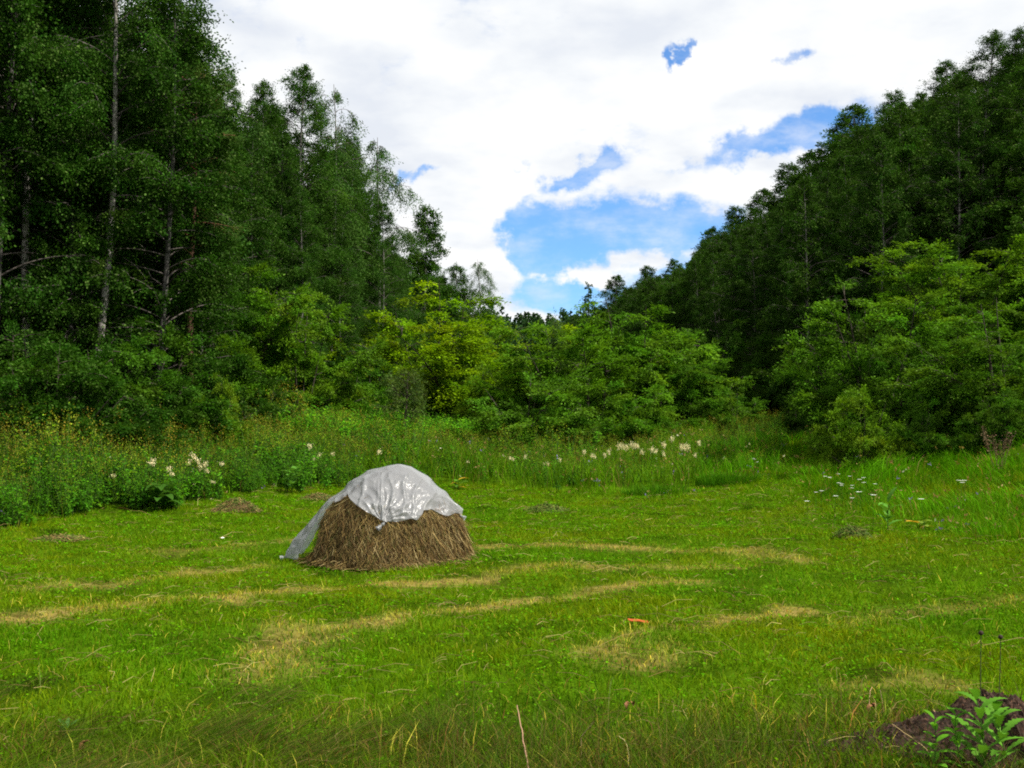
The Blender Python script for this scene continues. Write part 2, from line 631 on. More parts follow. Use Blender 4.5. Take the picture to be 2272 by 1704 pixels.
# ------------------------------------------------------------------ trees
def make_tree(seed, Ht=16.0, cb=0.28, R=2.6, nb=44, nsec=7, nleaf=20000, L=0.12, W=0.07, droop=0.6, tr=0.15,
              col=(0.035, 0.085, 0.012), el=(30, 65), prof='birch', lean=0.03, tw=(0.25, 0.75), bark='birch', ns=8, flat=0.0, tcol=(0.19, 0.185, 0.17)):
    r = np.random.default_rng(seed)
    wood = Geo()
    K = 12
    zz = np.linspace(0, 1, K)
    ph = r.uniform(0, 6.28, 4)
    tx = lean * Ht * zz ** 1.3 + 0.012 * Ht * (np.sin(zz * 5 + ph[0]) - math.sin(ph[0]))
    ty = 0.012 * Ht * (np.sin(zz * 4 + ph[1]) - math.sin(ph[1]))
    TP = np.stack([tx, ty, zz * Ht - 0.5 * (zz == 0)], 1)
    rad = tr * (1 - zz) ** 0.85 + 0.012
    rad[0] *= 1.35
    tc = tcol if bark == 'birch' else ((0.085, 0.045, 0.028) if bark == 'pine' else (0.07, 0.055, 0.04))
    tubes(wood, TP[None], rad[None], ns, tc)
    t = (np.arange(nb) + r.uniform(0, 1, nb)) / nb
    z0 = cb + (0.985 - cb) * t
    base = np.stack([np.interp(z0, zz, TP[:, i]) for i in range(3)], 1)
    az = np.arange(nb) * 2.39996 + r.normal(0, 0.5, nb)
    if prof == 'birch':
        pr = np.minimum(1, (t + 0.12) / 0.4) ** 0.6 * (1 - t) ** 0.58 + 0.08
    elif prof == 'pyr':
        pr = np.minimum(1, (t + 0.15) / 0.4) ** 0.6 * (1 - t) ** 0.70 + 0.06
    elif prof == 'round':
        pr = np.minimum(1, (t + 0.2) / 0.4) ** 0.6 * (1 - t ** 2.0) ** 0.62 + 0.05
    elif prof == 'cone':
        pr = (1 - t) * 0.95 + 0.06
    else:                                          # pine: open, crown high up
        pr = np.minimum(1, (t + 0.35)) * (1 - t ** 3 * 0.7)
    LB = R * pr * (r.uniform(0.75, 1.2, nb) if prof == 'pyr' else r.uniform(0.6, 1.3, nb))
    e0 = np.radians(el[0] + (el[1] - el[0]) * t + r.normal(0, 10, nb))
    KB = 7
    P = np.zeros((nb, KB, 3))
    P[:, 0] = base
    for k in range(1, KB):
        s = k / (KB - 1)
        e = e0 - s * droop * 1.15
        st = (LB / (KB - 1))[:, None]
        a = az + 0.25 * s * np.sin(ph[2] + np.arange(nb))
        P[:, k] = P[:, k - 1] + st * np.stack([np.cos(a) * np.cos(e), np.sin(a) * np.cos(e), np.sin(e)], 1)
    br = 0.30 * np.interp(z0, zz, rad)[:, None] * np.linspace(1, 0.15, KB)[None] + 0.006
    bc = (0.10, 0.085, 0.075) if bark == 'birch' else ((0.15, 0.07, 0.035) if bark == 'pine' else (0.06, 0.05, 0.035))
    tubes(wood, P, br, 4, bc)
    # second order
    M = nb * nsec
    bi = np.repeat(np.arange(nb), nsec)
    s = r.uniform(0.2, 1.0, M)
    f = s * (KB - 1)
    k0 = np.minimum(f.astype(int), KB - 2)
    fr = (f - k0)[:, None]
    sb = P[bi, k0] * (1 - fr) + P[bi, k0 + 1] * fr
    tg = unit(P[bi, k0 + 1] - P[bi, k0])
    sl = LB[bi] * (0.50 - 0.22 * s) * r.uniform(0.6, 1.3, M) + 0.15
    sd = unit(tg + rnd_unit(r, M) * 0.9 * np.array([1, 1, 0.6]))
    Q = np.zeros((M, 4, 3))
    Q[:, 0] = sb
    for k in range(1, 4):
        sd2 = unit(sd + np.array([0, 0, -1.0]) * droop * 0.45 * k)
        Q[:, k] = Q[:, k - 1] + sd2 * (sl / 3)[:, None]
    tubes(wood, Q, np.linspace(0.012, 0.004, 4)[None] * np.ones((M, 1)), 3, bc)
    crown = Geo()
    if bark == 'pine':
        nt = nleaf // 22
        i = r.integers(0, M, nt)
        u = r.uniform(0.35, 1.0, nt) * 3
        k0 = np.minimum(u.astype(int), 2)
        p = Q[i, k0] + (Q[i, k0 + 1] - Q[i, k0]) * (u - k0)[:, None]
        d = unit(Q[i, 3] - Q[i, 0] + np.array([0, 0, 0.25]) * sl[i][:, None] + 0.2 * rnd_unit(r, nt))
        p = np.repeat(p, 22, 0) + 0.10 * r.normal(size=(nt * 22, 3))
        d = unit(np.repeat(d, 22, 0) + 0.8 * rnd_unit(r, nt * 22))
        c = vary(r, col, nt, 0.25)
        leaves(crown, p, d, rnd_unit(r, len(p)), L * r.uniform(0.7, 1.2, len(p)), W, np.repeat(c, 22, 0))
    else:
        per = 12
        nt = nleaf // per
        wts = sl ** 1.2 / (sl ** 1.2).sum()
        i = r.choice(M, nt, p=wts)
        u = r.uniform(0.15, 1.0, nt) * 3
        k0 = np.minimum(u.astype(int), 2)
        p0 = Q[i, k0] + (Q[i, k0 + 1] - Q[i, k0]) * (u - k0)[:, None]
        out_ = unit(p0 - np.stack([np.interp(p0[:, 2] / Ht, zz, TP[:, 0]), np.interp(p0[:, 2] / Ht, zz, TP[:, 1]), p0[:, 2] - 0.3], 1))
        d = unit(0.7 * rnd_unit(r, nt) + 0.45 * out_ + np.array([0, 0, -1.0]) * droop * 1.3)
        ln = r.uniform(tw[0], tw[1], nt) * np.clip(sl[i] / (0.2 * R), 0.25, 1.0)
        uu = np.tile(np.linspace(0.05, 1, per), nt)
        p = np.repeat(p0, per, 0) + np.repeat(d * ln[:, None], per, 0) * uu[:, None] + r.normal(0, 0.05, (nt * per, 3))
        a = unit(np.repeat(d, per, 0) + 0.9 * rnd_unit(r, nt * per))
        nrm = unit(rnd_unit(r, nt * per) + np.array([0, 0, 1.0]) * (0.3 + flat))
        tone = vary(r, col, M, 0.16, 0.10)[i] * np.exp(r.normal(0, 0.16, (nt, 1)))
        c = np.repeat(tone, per, 0) * np.exp(r.normal(0, 0.15, (nt * per, 1)))
        sz = r.uniform(0.7, 1.25, nt * per)
        leaves(crown, p, a, nrm, L * sz, W * sz, c)
    return wood, crown


def make_shrub(seed, Ht=5.0, R=3.0, nst=9, nsec=16, nleaf=20000, L=0.12, W=0.055, col=(0.085, 0.19, 0.012), flat=1.2,
               tilt=(5, 55), low=0.12, r0=0.05, droop=0.3, stemcol=(0.05, 0.04, 0.03), arch=0.35):
    r = np.random.default_rng(seed)
    wood = Geo()
    K = 9
    az = np.arange(nst) * 2.39996 + r.normal(0, 0.3, nst)
    ti = np.radians(np.linspace(tilt[0], tilt[1], nst) + r.normal(0, 5, nst))
    ln = Ht * (1.0 - 0.25 * (ti / np.radians(60))) * r.uniform(0.85, 1.1, nst)
    ln = np.minimum(ln, R / np.maximum(np.sin(ti * 1.25), 0.2) * 1.05)
    P = np.zeros((nst, K, 3))
    P[:, 0] = np.stack([np.cos(az) * 0.12 * R, np.sin(az) * 0.12 * R, np.full(nst, -0.25)], 1) * r.uniform(0.4, 1, (nst, 1))
    P[:, 0, 2] = -0.25
    for k in range(1, K):
        s = k / (K - 1)
        a = ti * (0.7 + arch * 1.6 * s)
        b = az + 0.5 * np.sin(s * 3 + np.arange(nst))
        P[:, k] = P[:, k - 1] + (ln / (K - 1))[:, None] * np.stack([np.cos(b) * np.sin(a), np.sin(b) * np.sin(a), np.cos(a)], 1)
    tubes(wood, P, (r0 * np.linspace(1, 0.12, K))[None] * r.uniform(0.6, 1.2, (nst, 1)), 5, stemcol)
    M = nst * nsec
    bi = np.repeat(np.arange(nst), nsec)
    s = low + (1 - low) * r.uniform(0, 1, M) ** 0.85
    f = s * (K - 1)
    k0 = np.minimum(f.astype(int), K - 2)
    fr = (f - k0)[:, None]
    sb = P[bi, k0] * (1 - fr) + P[bi, k0 + 1] * fr
    aa = r.uniform(0, 2 * np.pi, M)
    hor = np.hypot(sb[:, 0], sb[:, 1])
    ao = np.arctan2(sb[:, 1], sb[:, 0])
    aa = np.where(r.uniform(0, 1, M) < 0.55, ao + r.normal(0, 0.7, M), aa)
    sl = R * r.uniform(0.25, 0.55, M) * (1.15 - 0.6 * s)
    el = r.normal(0.35, 0.3, M)
    Q = np.zeros((M, 4, 3))
    Q[:, 0] = sb
    for k in range(1, 4):
        e = el - droop * (k - 1)
        Q[:, k] = Q[:, k - 1] + (sl / 3)[:, None] * np.stack([np.cos(aa) * np.cos(e), np.sin(aa) * np.cos(e), np.sin(e)], 1)
    Q[:, :, 2] = np.maximum(Q[:, :, 2], 0.1)
    tubes(wood, Q, np.linspace(0.016, 0.004, 4)[None] * np.ones((M, 1)), 3, stemcol)
    per = 10
    nt = nleaf // per
    i = r.choice(M, nt, p=sl / sl.sum())
    u = r.uniform(0.1, 1.0, nt) * 3
    k0 = np.minimum(u.astype(int), 2)
    p0 = Q[i, k0] + (Q[i, k0 + 1] - Q[i, k0]) * (u - k0)[:, None]
    tg = unit(Q[i, 3] - Q[i, 0])
    d = unit(tg + rnd_unit(r, nt) * np.array([0.9, 0.9, 0.9 / (1 + flat)]) + np.array([0, 0, -0.15]))
    lt = r.uniform(0.18, 0.5, nt) * (Ht / 5) ** 0.5
    uu = np.tile(np.linspace(0.05, 1, per), nt)
    n = nt * per
    p = np.repeat(p0, per, 0) + np.repeat(d * lt[:, None], per, 0) * uu[:, None] + r.normal(0, 0.03, (n, 3))
    p[:, 2] -= 0.12 * (uu ** 2) * np.repeat(lt, per)
    a = unit(np.repeat(d, per, 0) + 0.8 * rnd_unit(r, n) * np.array([1, 1, 0.5]))
    nrm = unit(rnd_unit(r, n) + np.array([0, 0, 1.0]) * flat)
    tone = vary(r, col, M, 0.15, 0.10)[i] * np.exp(r.normal(0, 0.15, (nt, 1)))
    c = np.repeat(tone, per, 0) * np.exp(r.normal(0, 0.14, (n, 1)))
    sz = r.uniform(0.7, 1.3, n)
    crown = Geo()
    leaves(crown, p, a, nrm, L * sz, W * sz, c)
    return wood, crown


class Kind:
    def __init__(s, name, geos, wood_mat, leaf_mat_, Ht, wpart='trunk', cpart='crown', cat='tree'):
        s.name, s.Ht, s.wpart, s.cpart, s.cat = name, Ht, wpart, cpart, cat
        tops = [np.percentile(c.arrays()[0][:, 2], 99.3 if wpart == 'stem' else 99.7) for w, c in geos]
        s.fix = [Ht / t for t in tops]
        s.meshes = [(w.mesh(wpart, wood_mat, True), c.mesh(cpart, leaf_mat_)) for w, c in geos]
        s.n = 0
        s.first = {}

    def put(s, loc, h, width=1.0, rz=0.0, label=None, group=None, tint=(1, 1, 1), var=None, tilt=0.0):
        i = s.n % len(s.meshes) if var is None else var % len(s.meshes)
        s.n += 1
        sc = h / s.Ht * s.fix[i]
        if i not in s.first:
            root = empty(s.name, loc, rz)
            link(s.wpart, s.meshes[i][0], root)
            link(s.cpart, s.meshes[i][1], root)
            root['category'] = s.cat
            s.first[i] = root
            root.scale = (sc * width, sc * width, sc)
        else:
            root = copy_thing(s.first[i], loc, rz, (sc * width, sc * width, sc))
        root.rotation_euler = (0, tilt, rz)
        if label: root['label'] = label
        if group: root['group'] = group
        for ch in root.children:
            if ch.name.startswith(s.cpart):
                ch.color = (*tint, 1)
        return root


G_BIRCH = (0.020, 0.061, 0.005)
K_birch = Kind('birch_tree', [make_tree(11 + i, 16, cb=0.20, R=3.0, prof='pyr', nb=72, nleaf=105000, L=0.070, W=0.042, tr=0.11, droop=0.55, col=G_BIRCH, lean=0.02) for i in range(4)], M_birch, M_leaf, 16.0)
K_bare = Kind('bare_stemmed_birch', [make_tree(141 + i, 16, cb=0.36, R=2.8, prof='pyr', nb=54, nleaf=70000, L=0.070, W=0.042, tr=0.125, droop=0.55, col=G_BIRCH, lean=0.0, tcol=(0.27, 0.26, 0.24)) for i in range(2)], M_birch, M_leaf, 16.0)
K_droop = Kind('weeping_birch', [make_tree(31 + i, 14, cb=0.25, R=2.5, nb=34, nsec=6, nleaf=42000, L=0.075, W=0.044, tr=0.10, droop=1.0, col=(0.034, 0.085, 0.014), el=(35, 60), tw=(0.5, 1.3)) for i in range(2)], M_birch, M_leaf, 14.0)
K_slope = Kind('slope_birch', [make_tree(51 + i, 14, cb=0.12, R=2.9, nb=84, nsec=5, nleaf=56000, L=0.105, W=0.068, tr=0.09, droop=0.5, col=G_BIRCH, prof='pyr' if i % 3 == 1 else 'round') for i in range(5)], M_birch, M_leaf, 14.0)
K_pine = Kind('pine_tree', [make_tree(71, 16, cb=0.4, R=3.0, nb=40, nsec=8, nleaf=26000, L=0.16, W=0.02, droop=0.25, el=(5, 50), col=(0.030, 0.070, 0.016), prof='pine', bark='pine', tr=0.18)], M_bark, M_leaf, 16.0)
K_fill = Kind('forest_birch', [make_tree(61 + i, 15, cb=0.07, R=2.6, nb=72, nsec=5, nleaf=60000, L=0.085, W=0.055, tr=0.085, droop=0.55, col=G_BIRCH, prof='pyr', tcol=(0.08, 0.077, 0.07)) for i in range(3)], M_birch, M_leaf, 15.0)
K_spire = Kind('spire_tree', [make_tree(81, 12, cb=0.12, R=2.0, nb=40, nsec=6, nleaf=9000, L=0.17, W=0.10, droop=0.6, el=(5, 60), col=(0.026, 0.072, 0.014), prof='cone', bark='dark')], M_bark, M_leaf, 12.0)
K_lime = Kind('tall_shrub', [make_shrub(91 + i, 5.0, 2.9, nst=11, nsec=20, nleaf=70000, L=0.090, W=0.042, flat=1.2) for i in range(3)], M_bark, M_shrub, 5.0, 'stem', 'crown', 'shrub')
K_bush = Kind('leafy_bush', [make_shrub(101 + i, 3.0, 2.1, nst=11, nsec=14, nleaf=52000, L=0.072, W=0.040, flat=0.5, tilt=(5, 70), low=0.05, r0=0.03) for i in range(3)], M_bark, M_shrub, 3.0, 'stem', 'foliage', 'bush')
K_small = Kind('small_tree', [make_tree(121, 4.2, cb=0.32, R=1.5, nb=24, nsec=6, nleaf=6500, L=0.11, W=0.06, droop=0.3, tr=0.10, el=(15, 60), prof='round', bark='dark', col=(0.07, 0.12, 0.025), flat=0.8)], M_bark, M_shrub, 4.2)


def place(kind, px, top, Y, width=1.0, hmin=2.0, foot=None, **kw):
    """stand a tree where its stem is seen at px at distance Y, tall enough for its top to be seen at row top"""
    p = at(px, top, Y)
    z = float(H(p[0], Y)) if foot is None else foot
    h = max(p[2] - z, hmin)
    if kw.get('tilt'):
        p[0] -= math.sin(kw['tilt']) * h * 0.8
        z = float(H(p[0], Y))
    rz = kw.pop('rz', (px * 12.9898 + Y * 3.1) % 6.28)
    return kind.put((p[0], Y, z), h, width, rz, **kw)


SKY_LINE = [(-400, -300), (100, -300), (170, -80), (204, 10), (215, 60), (232, 82), (239, 122), (246, 118), (257, 92), (290, 100), (308, 84), (330, 105), (352, 145),
            (375, 185), (394, 228), (404, 255), (412, 250), (426, 222), (445, 255), (458, 275), (470, 300), (497, 322), (520, 326), (560, 318), (575, 308), (600, 300),
            (620, 284), (650, 272), (671, 266), (699, 240), (736, 217), (764, 200), (792, 176), (815, 160), (856, 120),
            (893, 104), (940, 76), (980, 60), (1024, 38), (1400, -150)]

# -- left forest edge, by hand
def lf(kind, px, top, Y, w, label, var=None, tint=(1, 1, 1), tilt=0.0, **kw):
    return place(kind, px, top, Y, w, label=label, var=var, tint=tuple(1.22 * c for c in tint), tilt=tilt, group='trees on the wooded slope left of the meadow', **kw)


lf(K_fill, 8, -190, 27, 0.9, 'tall birch at the extreme left edge, its crown cut off by the frame', 0, (0.85, 0.9, 0.9))
lf(K_bare, 40, -160, 28, 0.9, 'tall birch whose white upper trunk shows through leaves near the left edge', 1, (0.9, 0.95, 0.9))
lf(K_bare, 128, -140, 28.5, 0.9, 'leaning white birch trunk standing bare above the dark left undergrowth', 1, (0.95, 1, 0.95), 0.06, rz=0.0)
lf(K_birch, 78, 150, 30.5, 1.0, 'bright leafy birch between the two bare white trunks', 3, (1.5, 1.45, 1.1))
lf(K_droop, 176, -60, 33, 1.15, 'tallest birch with drooping dark branches against the cloud at the top left', 0, (0.8, 0.85, 0.9))
lf(K_pine, 196, 62, 31, 1.0, 'shaggy pine with reddish limbs below the drooping tallest birch', 0, (1.5, 1.5, 1.1))
lf(K_birch, 226, 74, 39, 0.95, 'birch with a hanging tip just right of the tallest drooping birch', 0, (1.2, 1.15, 1.0))
lf(K_birch, 206, 150, 33, 1.0, 'fresh green birch on the forest edge above the yellow-green shrub', 1, (1.55, 1.55, 1.0))
lf(K_birch, 262, 82, 43, 0.95, 'rounded birch top left of the highest pointed crown on the left skyline', 2)
lf(K_birch, 308, 72, 46, 1.0, 'highest pointed birch crown on the left skyline beside the open sky', 3, (1.1, 1.1, 1.1))
lf(K_droop, 335, 97, 48, 0.9, 'birch with loose airy twigs right of the highest pointed crown', 1, (1.05, 1.05, 1.0))
lf(K_birch, 352, 140, 52, 0.85, 'birch on the falling skyline between the airy birch and the weeping birch', 0)
lf(K_birch, 300, 190, 41, 0.9, 'birch with a thin grey trunk in the middle of the left forest wall', 1, (1.1, 1.15, 1.1))
lf(K_birch, 345, 235, 46, 0.95, 'dark birch at the forest edge behind the pale leaning stems', 2, (0.9, 0.95, 0.95))
lf(K_droop, 383, 153, 58, 1.1, 'weeping birch leaning out over the sky with long hanging twigs', 0, (0.95, 1, 1.0), 0.05)
lf(K_birch, 378, 205, 53, 0.9, 'birch filling the forest wall below the weeping birch', 3, (0.95, 1, 1))
lf(K_slope, 426, 211, 66, 1.05, 'cone-shaped birch standing apart beyond the weeping birch', 1, (1.15, 1.15, 1.15))
lf(K_slope, 402, 272, 62, 0.9, 'dark birch crown directly left below the cone-shaped birch', 3, (0.9, 0.95, 1))
lf(K_slope, 458, 267, 84, 1.0, 'ragged birch top between the cone-shaped birch and the airy end birch', 0)
lf(K_droop, 481, 264, 90, 1.0, 'small airy birch with see-through crown at the end of the left skyline', 1, (1.25, 1.2, 1.1))
lf(K_slope, 496, 318, 94, 0.9, 'lowest birch where the left forest meets the far hill', 2, (1.1, 1.1, 1.0))

rng = np.random.default_rng(5)


def fill(kind, region, n, hts, group, labels, tints, spacing, seen=None):
    got = []
    tries = 0
    while len(got) < n and tries < 20000:
        tries += 1
        x, y = region(rng)
        if any((x - a) ** 2 + (y - b) ** 2 < spacing ** 2 for a, b in got):
            continue
        z = float(H(x, y))
        h = rng.uniform(*hts)
        px, py = project(x, y, z + h)
        if px < -110 or px > 1150:
            continue
        lim = max(ip(px + k, SKY_LINE) for k in (-12, 0, 12)) + 2 + FPX * rng.exponential(1.1) / y
        if py < lim:
            h2 = (at(px, lim, y)[2] - z)
            if h2 < hts[0] * 0.6:
                continue
            h = h2
        got.append((x, y))
        tn = tints[rng.integers(len(tints))]
        k = kind[rng.integers(len(kind))] if isinstance(kind, list) else kind
        lb, gr = labels(x, y, px)
        k.put((x, y, z), h, rng.uniform(0.9, 1.2), rng.uniform(0, 6.28), label=lb, group=gr,
              tint=tuple(np.array(tn) * rng.uniform(0.85, 1.15)))
    return got


def lab_left(x, y, px):
    if y < 42:
        return 'birch standing in the shade inside the wood behind the dark left undergrowth', 'shaded trees inside the near left wood'
    return 'birch deep in the left wood behind the skyline trees', 'trees deep in the left wood'


fill(K_fill, lambda r: (lambda y: (foot_left(y) - r.uniform(1.0, 16), y))(r.uniform(27, 66)), 60, (12, 18), None, lab_left,
     [(0.75, 0.8, 0.85), (0.9, 0.95, 0.9), (1.1, 1.1, 0.95)], 2.3)
fill(K_slope, lambda r: (lambda y: (foot_left(y) - r.uniform(0.5, 14), y))(r.uniform(66, 130)), 36, (9, 14), None, lab_left,
     [(0.8, 0.85, 0.9), (1, 1, 1)], 2.8)

# -- right hillside
RIGHT = [(1020, 32, 52, 'dark birch top at the extreme right edge of the hillside skyline'),
         (992, 34, 55, 'tall bushy birch top second from the right edge of the skyline'),
         (940, 63, 60, 'open-crowned birch with a long pale bare trunk on the right slope'),
         (915, 100, 66, 'birch crown below and left of the open-crowned pale-trunked birch'),
         (893, 94, 68, 'broad light green birch crown on the upper right skyline'),
         (856, 110, 75, 'narrow birch tip standing up alone before the broad light green crown'),
         (834, 146, 80, 'rounded birch crown just below the narrow lone tip'),
         (815, 152, 84, 'birch with a flat top half way up the right skyline'),
         (792, 168, 92, 'birch with a bumpy crown left of the flat-topped one'),
         (764, 192, 102, 'wide round birch crown in the middle of the right skyline'),
         (736, 210, 110, 'pointed dark crown left of the wide round birch'),
         (716, 228, 118, 'small birch crown between two darker points of the right skyline'),
         (699, 232, 124, 'dark conifer-like point low on the right skyline'),
         (671, 260, 140, 'green birch crown where the right skyline flattens'),
         (646, 268, 155, 'birch low on the right skyline left of the flat stretch'),
         (620, 277, 140, 'round birch at the lower end of the right skyline')]
for i, (px, top, Y, lb) in enumerate(RIGHT):
    kk = K_birch if Y < 70 else K_slope
    if Y == 124: kk = K_spire
    tn = (1.35, 1.3, 1.15) if 'light' in lb or 'green birch' in lb else (1.0, 1.0, 1.0)
    place(kk, px, top, Y, 1.35 if Y < 70 else 1.45, label=lb, var=(i if Y < 70 else (1, 4)[i % 2]), tint=tn, group='skyline trees of the right hillside')
place(K_spire, 591, 286, 108, 1.1, label='lone narrow dark tree like a spire at the valley mouth', tint=(1.0, 1.05, 1.1))


def lab_right(x, y, px):
    if y < 62:
        return 'dark birch on the near right slope above the big right-hand shrubs', 'trees above the right-hand shrubs'
    if y < 100:
        return 'birch crowded on the middle of the right slope below the skyline', 'trees crowded on the middle right slope'
    return 'small far birch on the right slope towards the valley mouth', 'far trees towards the valley mouth'


TR = [(0.7, 0.74, 0.8), (0.85, 0.87, 0.9), (1.05, 1.04, 0.95), (1.25, 1.2, 1.0)]  # tones vary by tree, all lowered to paint the slope's shade
fill([K_fill, K_fill, K_slope], lambda r: (lambda y: (foot_right(y) + r.uniform(0.3, 20), y))(r.uniform(43, 70)), 100, (12, 17), None, lab_right, TR, 1.9)
fill(K_slope, lambda r: (lambda y: (foot_right(y) + r.uniform(0.0, 17), y))(r.uniform(70, 110)), 110, (10, 15), None, lab_right, TR, 2.1)
fill(K_slope, lambda r: (lambda y: (foot_right(y) + r.uniform(-1, 17), y))(r.uniform(110, 200)), 80, (9, 14), None, lab_right, TR, 3.2)

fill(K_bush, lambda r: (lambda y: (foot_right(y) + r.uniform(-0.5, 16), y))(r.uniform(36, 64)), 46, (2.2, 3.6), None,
     lambda x, y, px: ('shaded bush growing under the trees of the near right slope', 'undergrowth bushes on the right slope'), [(0.25, 0.33, 0.33), (0.33, 0.42, 0.38)], 2.0)  # low leaf tints paint the shade under the trees
# -- valley floor between the slopes
for i, (px, top, Y, lb, tn) in enumerate([
        (518, 366, 78, 'yellowish tree on the valley floor below the far wooded hill', (1.9, 1.6, 0.9)),
        (536, 354, 100, 'bluish green tree on the valley floor right of the yellowish one', (1.0, 1.15, 1.4)),
        (553, 347, 120, 'distant green tree at the foot of the far wooded hill', (1.1, 1.15, 1.2)),
        (574, 334, 96, 'bushy tree left of the lone narrow spire', (1.05, 1.1, 1.0)),
        (606, 308, 88, 'rounded tree right of the lone narrow spire', (1.1, 1.1, 1.0)),
        (504, 362, 62, 'light green tree right beside the vivid lime shrub', (2.0, 1.75, 0.9)),
        (640, 320, 74, 'dark tree at the slope foot behind the central bushes', (0.9, 0.95, 1.0)),
        (700, 330, 62, 'dark tree at the slope foot behind the grey-green bush', (0.8, 0.85, 0.9))]):
    place(K_slope, px, top, Y, 1.5, label=lb, tint=tn, var=i, hmin=3)


def far_wood():
    r = np.random.default_rng(77)
    base = [K_slope.meshes[i] for i in range(3)]
    g = Geo()
    proto = []
    for sd in range(3):
        w, c = make_tree(200 + sd, 12, cb=0.15, R=2.7, nb=16, nsec=4, nleaf=700, L=0.9, W=0.6, droop=0.4, col=(0.026, 0.070, 0.022), prof='birch', bark='dark')
        proto.append(c.arrays())
    n = 0
    while n < 900:
        y = r.uniform(230, 520)
        x = r.uniform(-0.16, 0.22) * y
        z = float(H(x, y))
        px, py = project(x, y, z + 12)
        if px < 440 or px > 640 or z > 90:
            continue
        v, q, t, qc, tc = proto[r.integers(3)]
        s = r.uniform(0.7, 1.15)
        a = r.uniform(0, 6.28)
        vv = v * s
        vv = np.stack([vv[:, 0] * math.cos(a) - vv[:, 1] * math.sin(a) + x, vv[:, 0] * math.sin(a) + vv[:, 1] * math.cos(a) + y, vv[:, 2] + z], 1)
        g.add(vv, q=q, qc=qc * r.uniform(0.75, 1.3))
        n += 1
    tag(link('distant_wood', g.mesh('distant_wood', M_leaf)), 'far wooded hill closing the end of the valley', 'wood', kind='stuff')


far_wood()

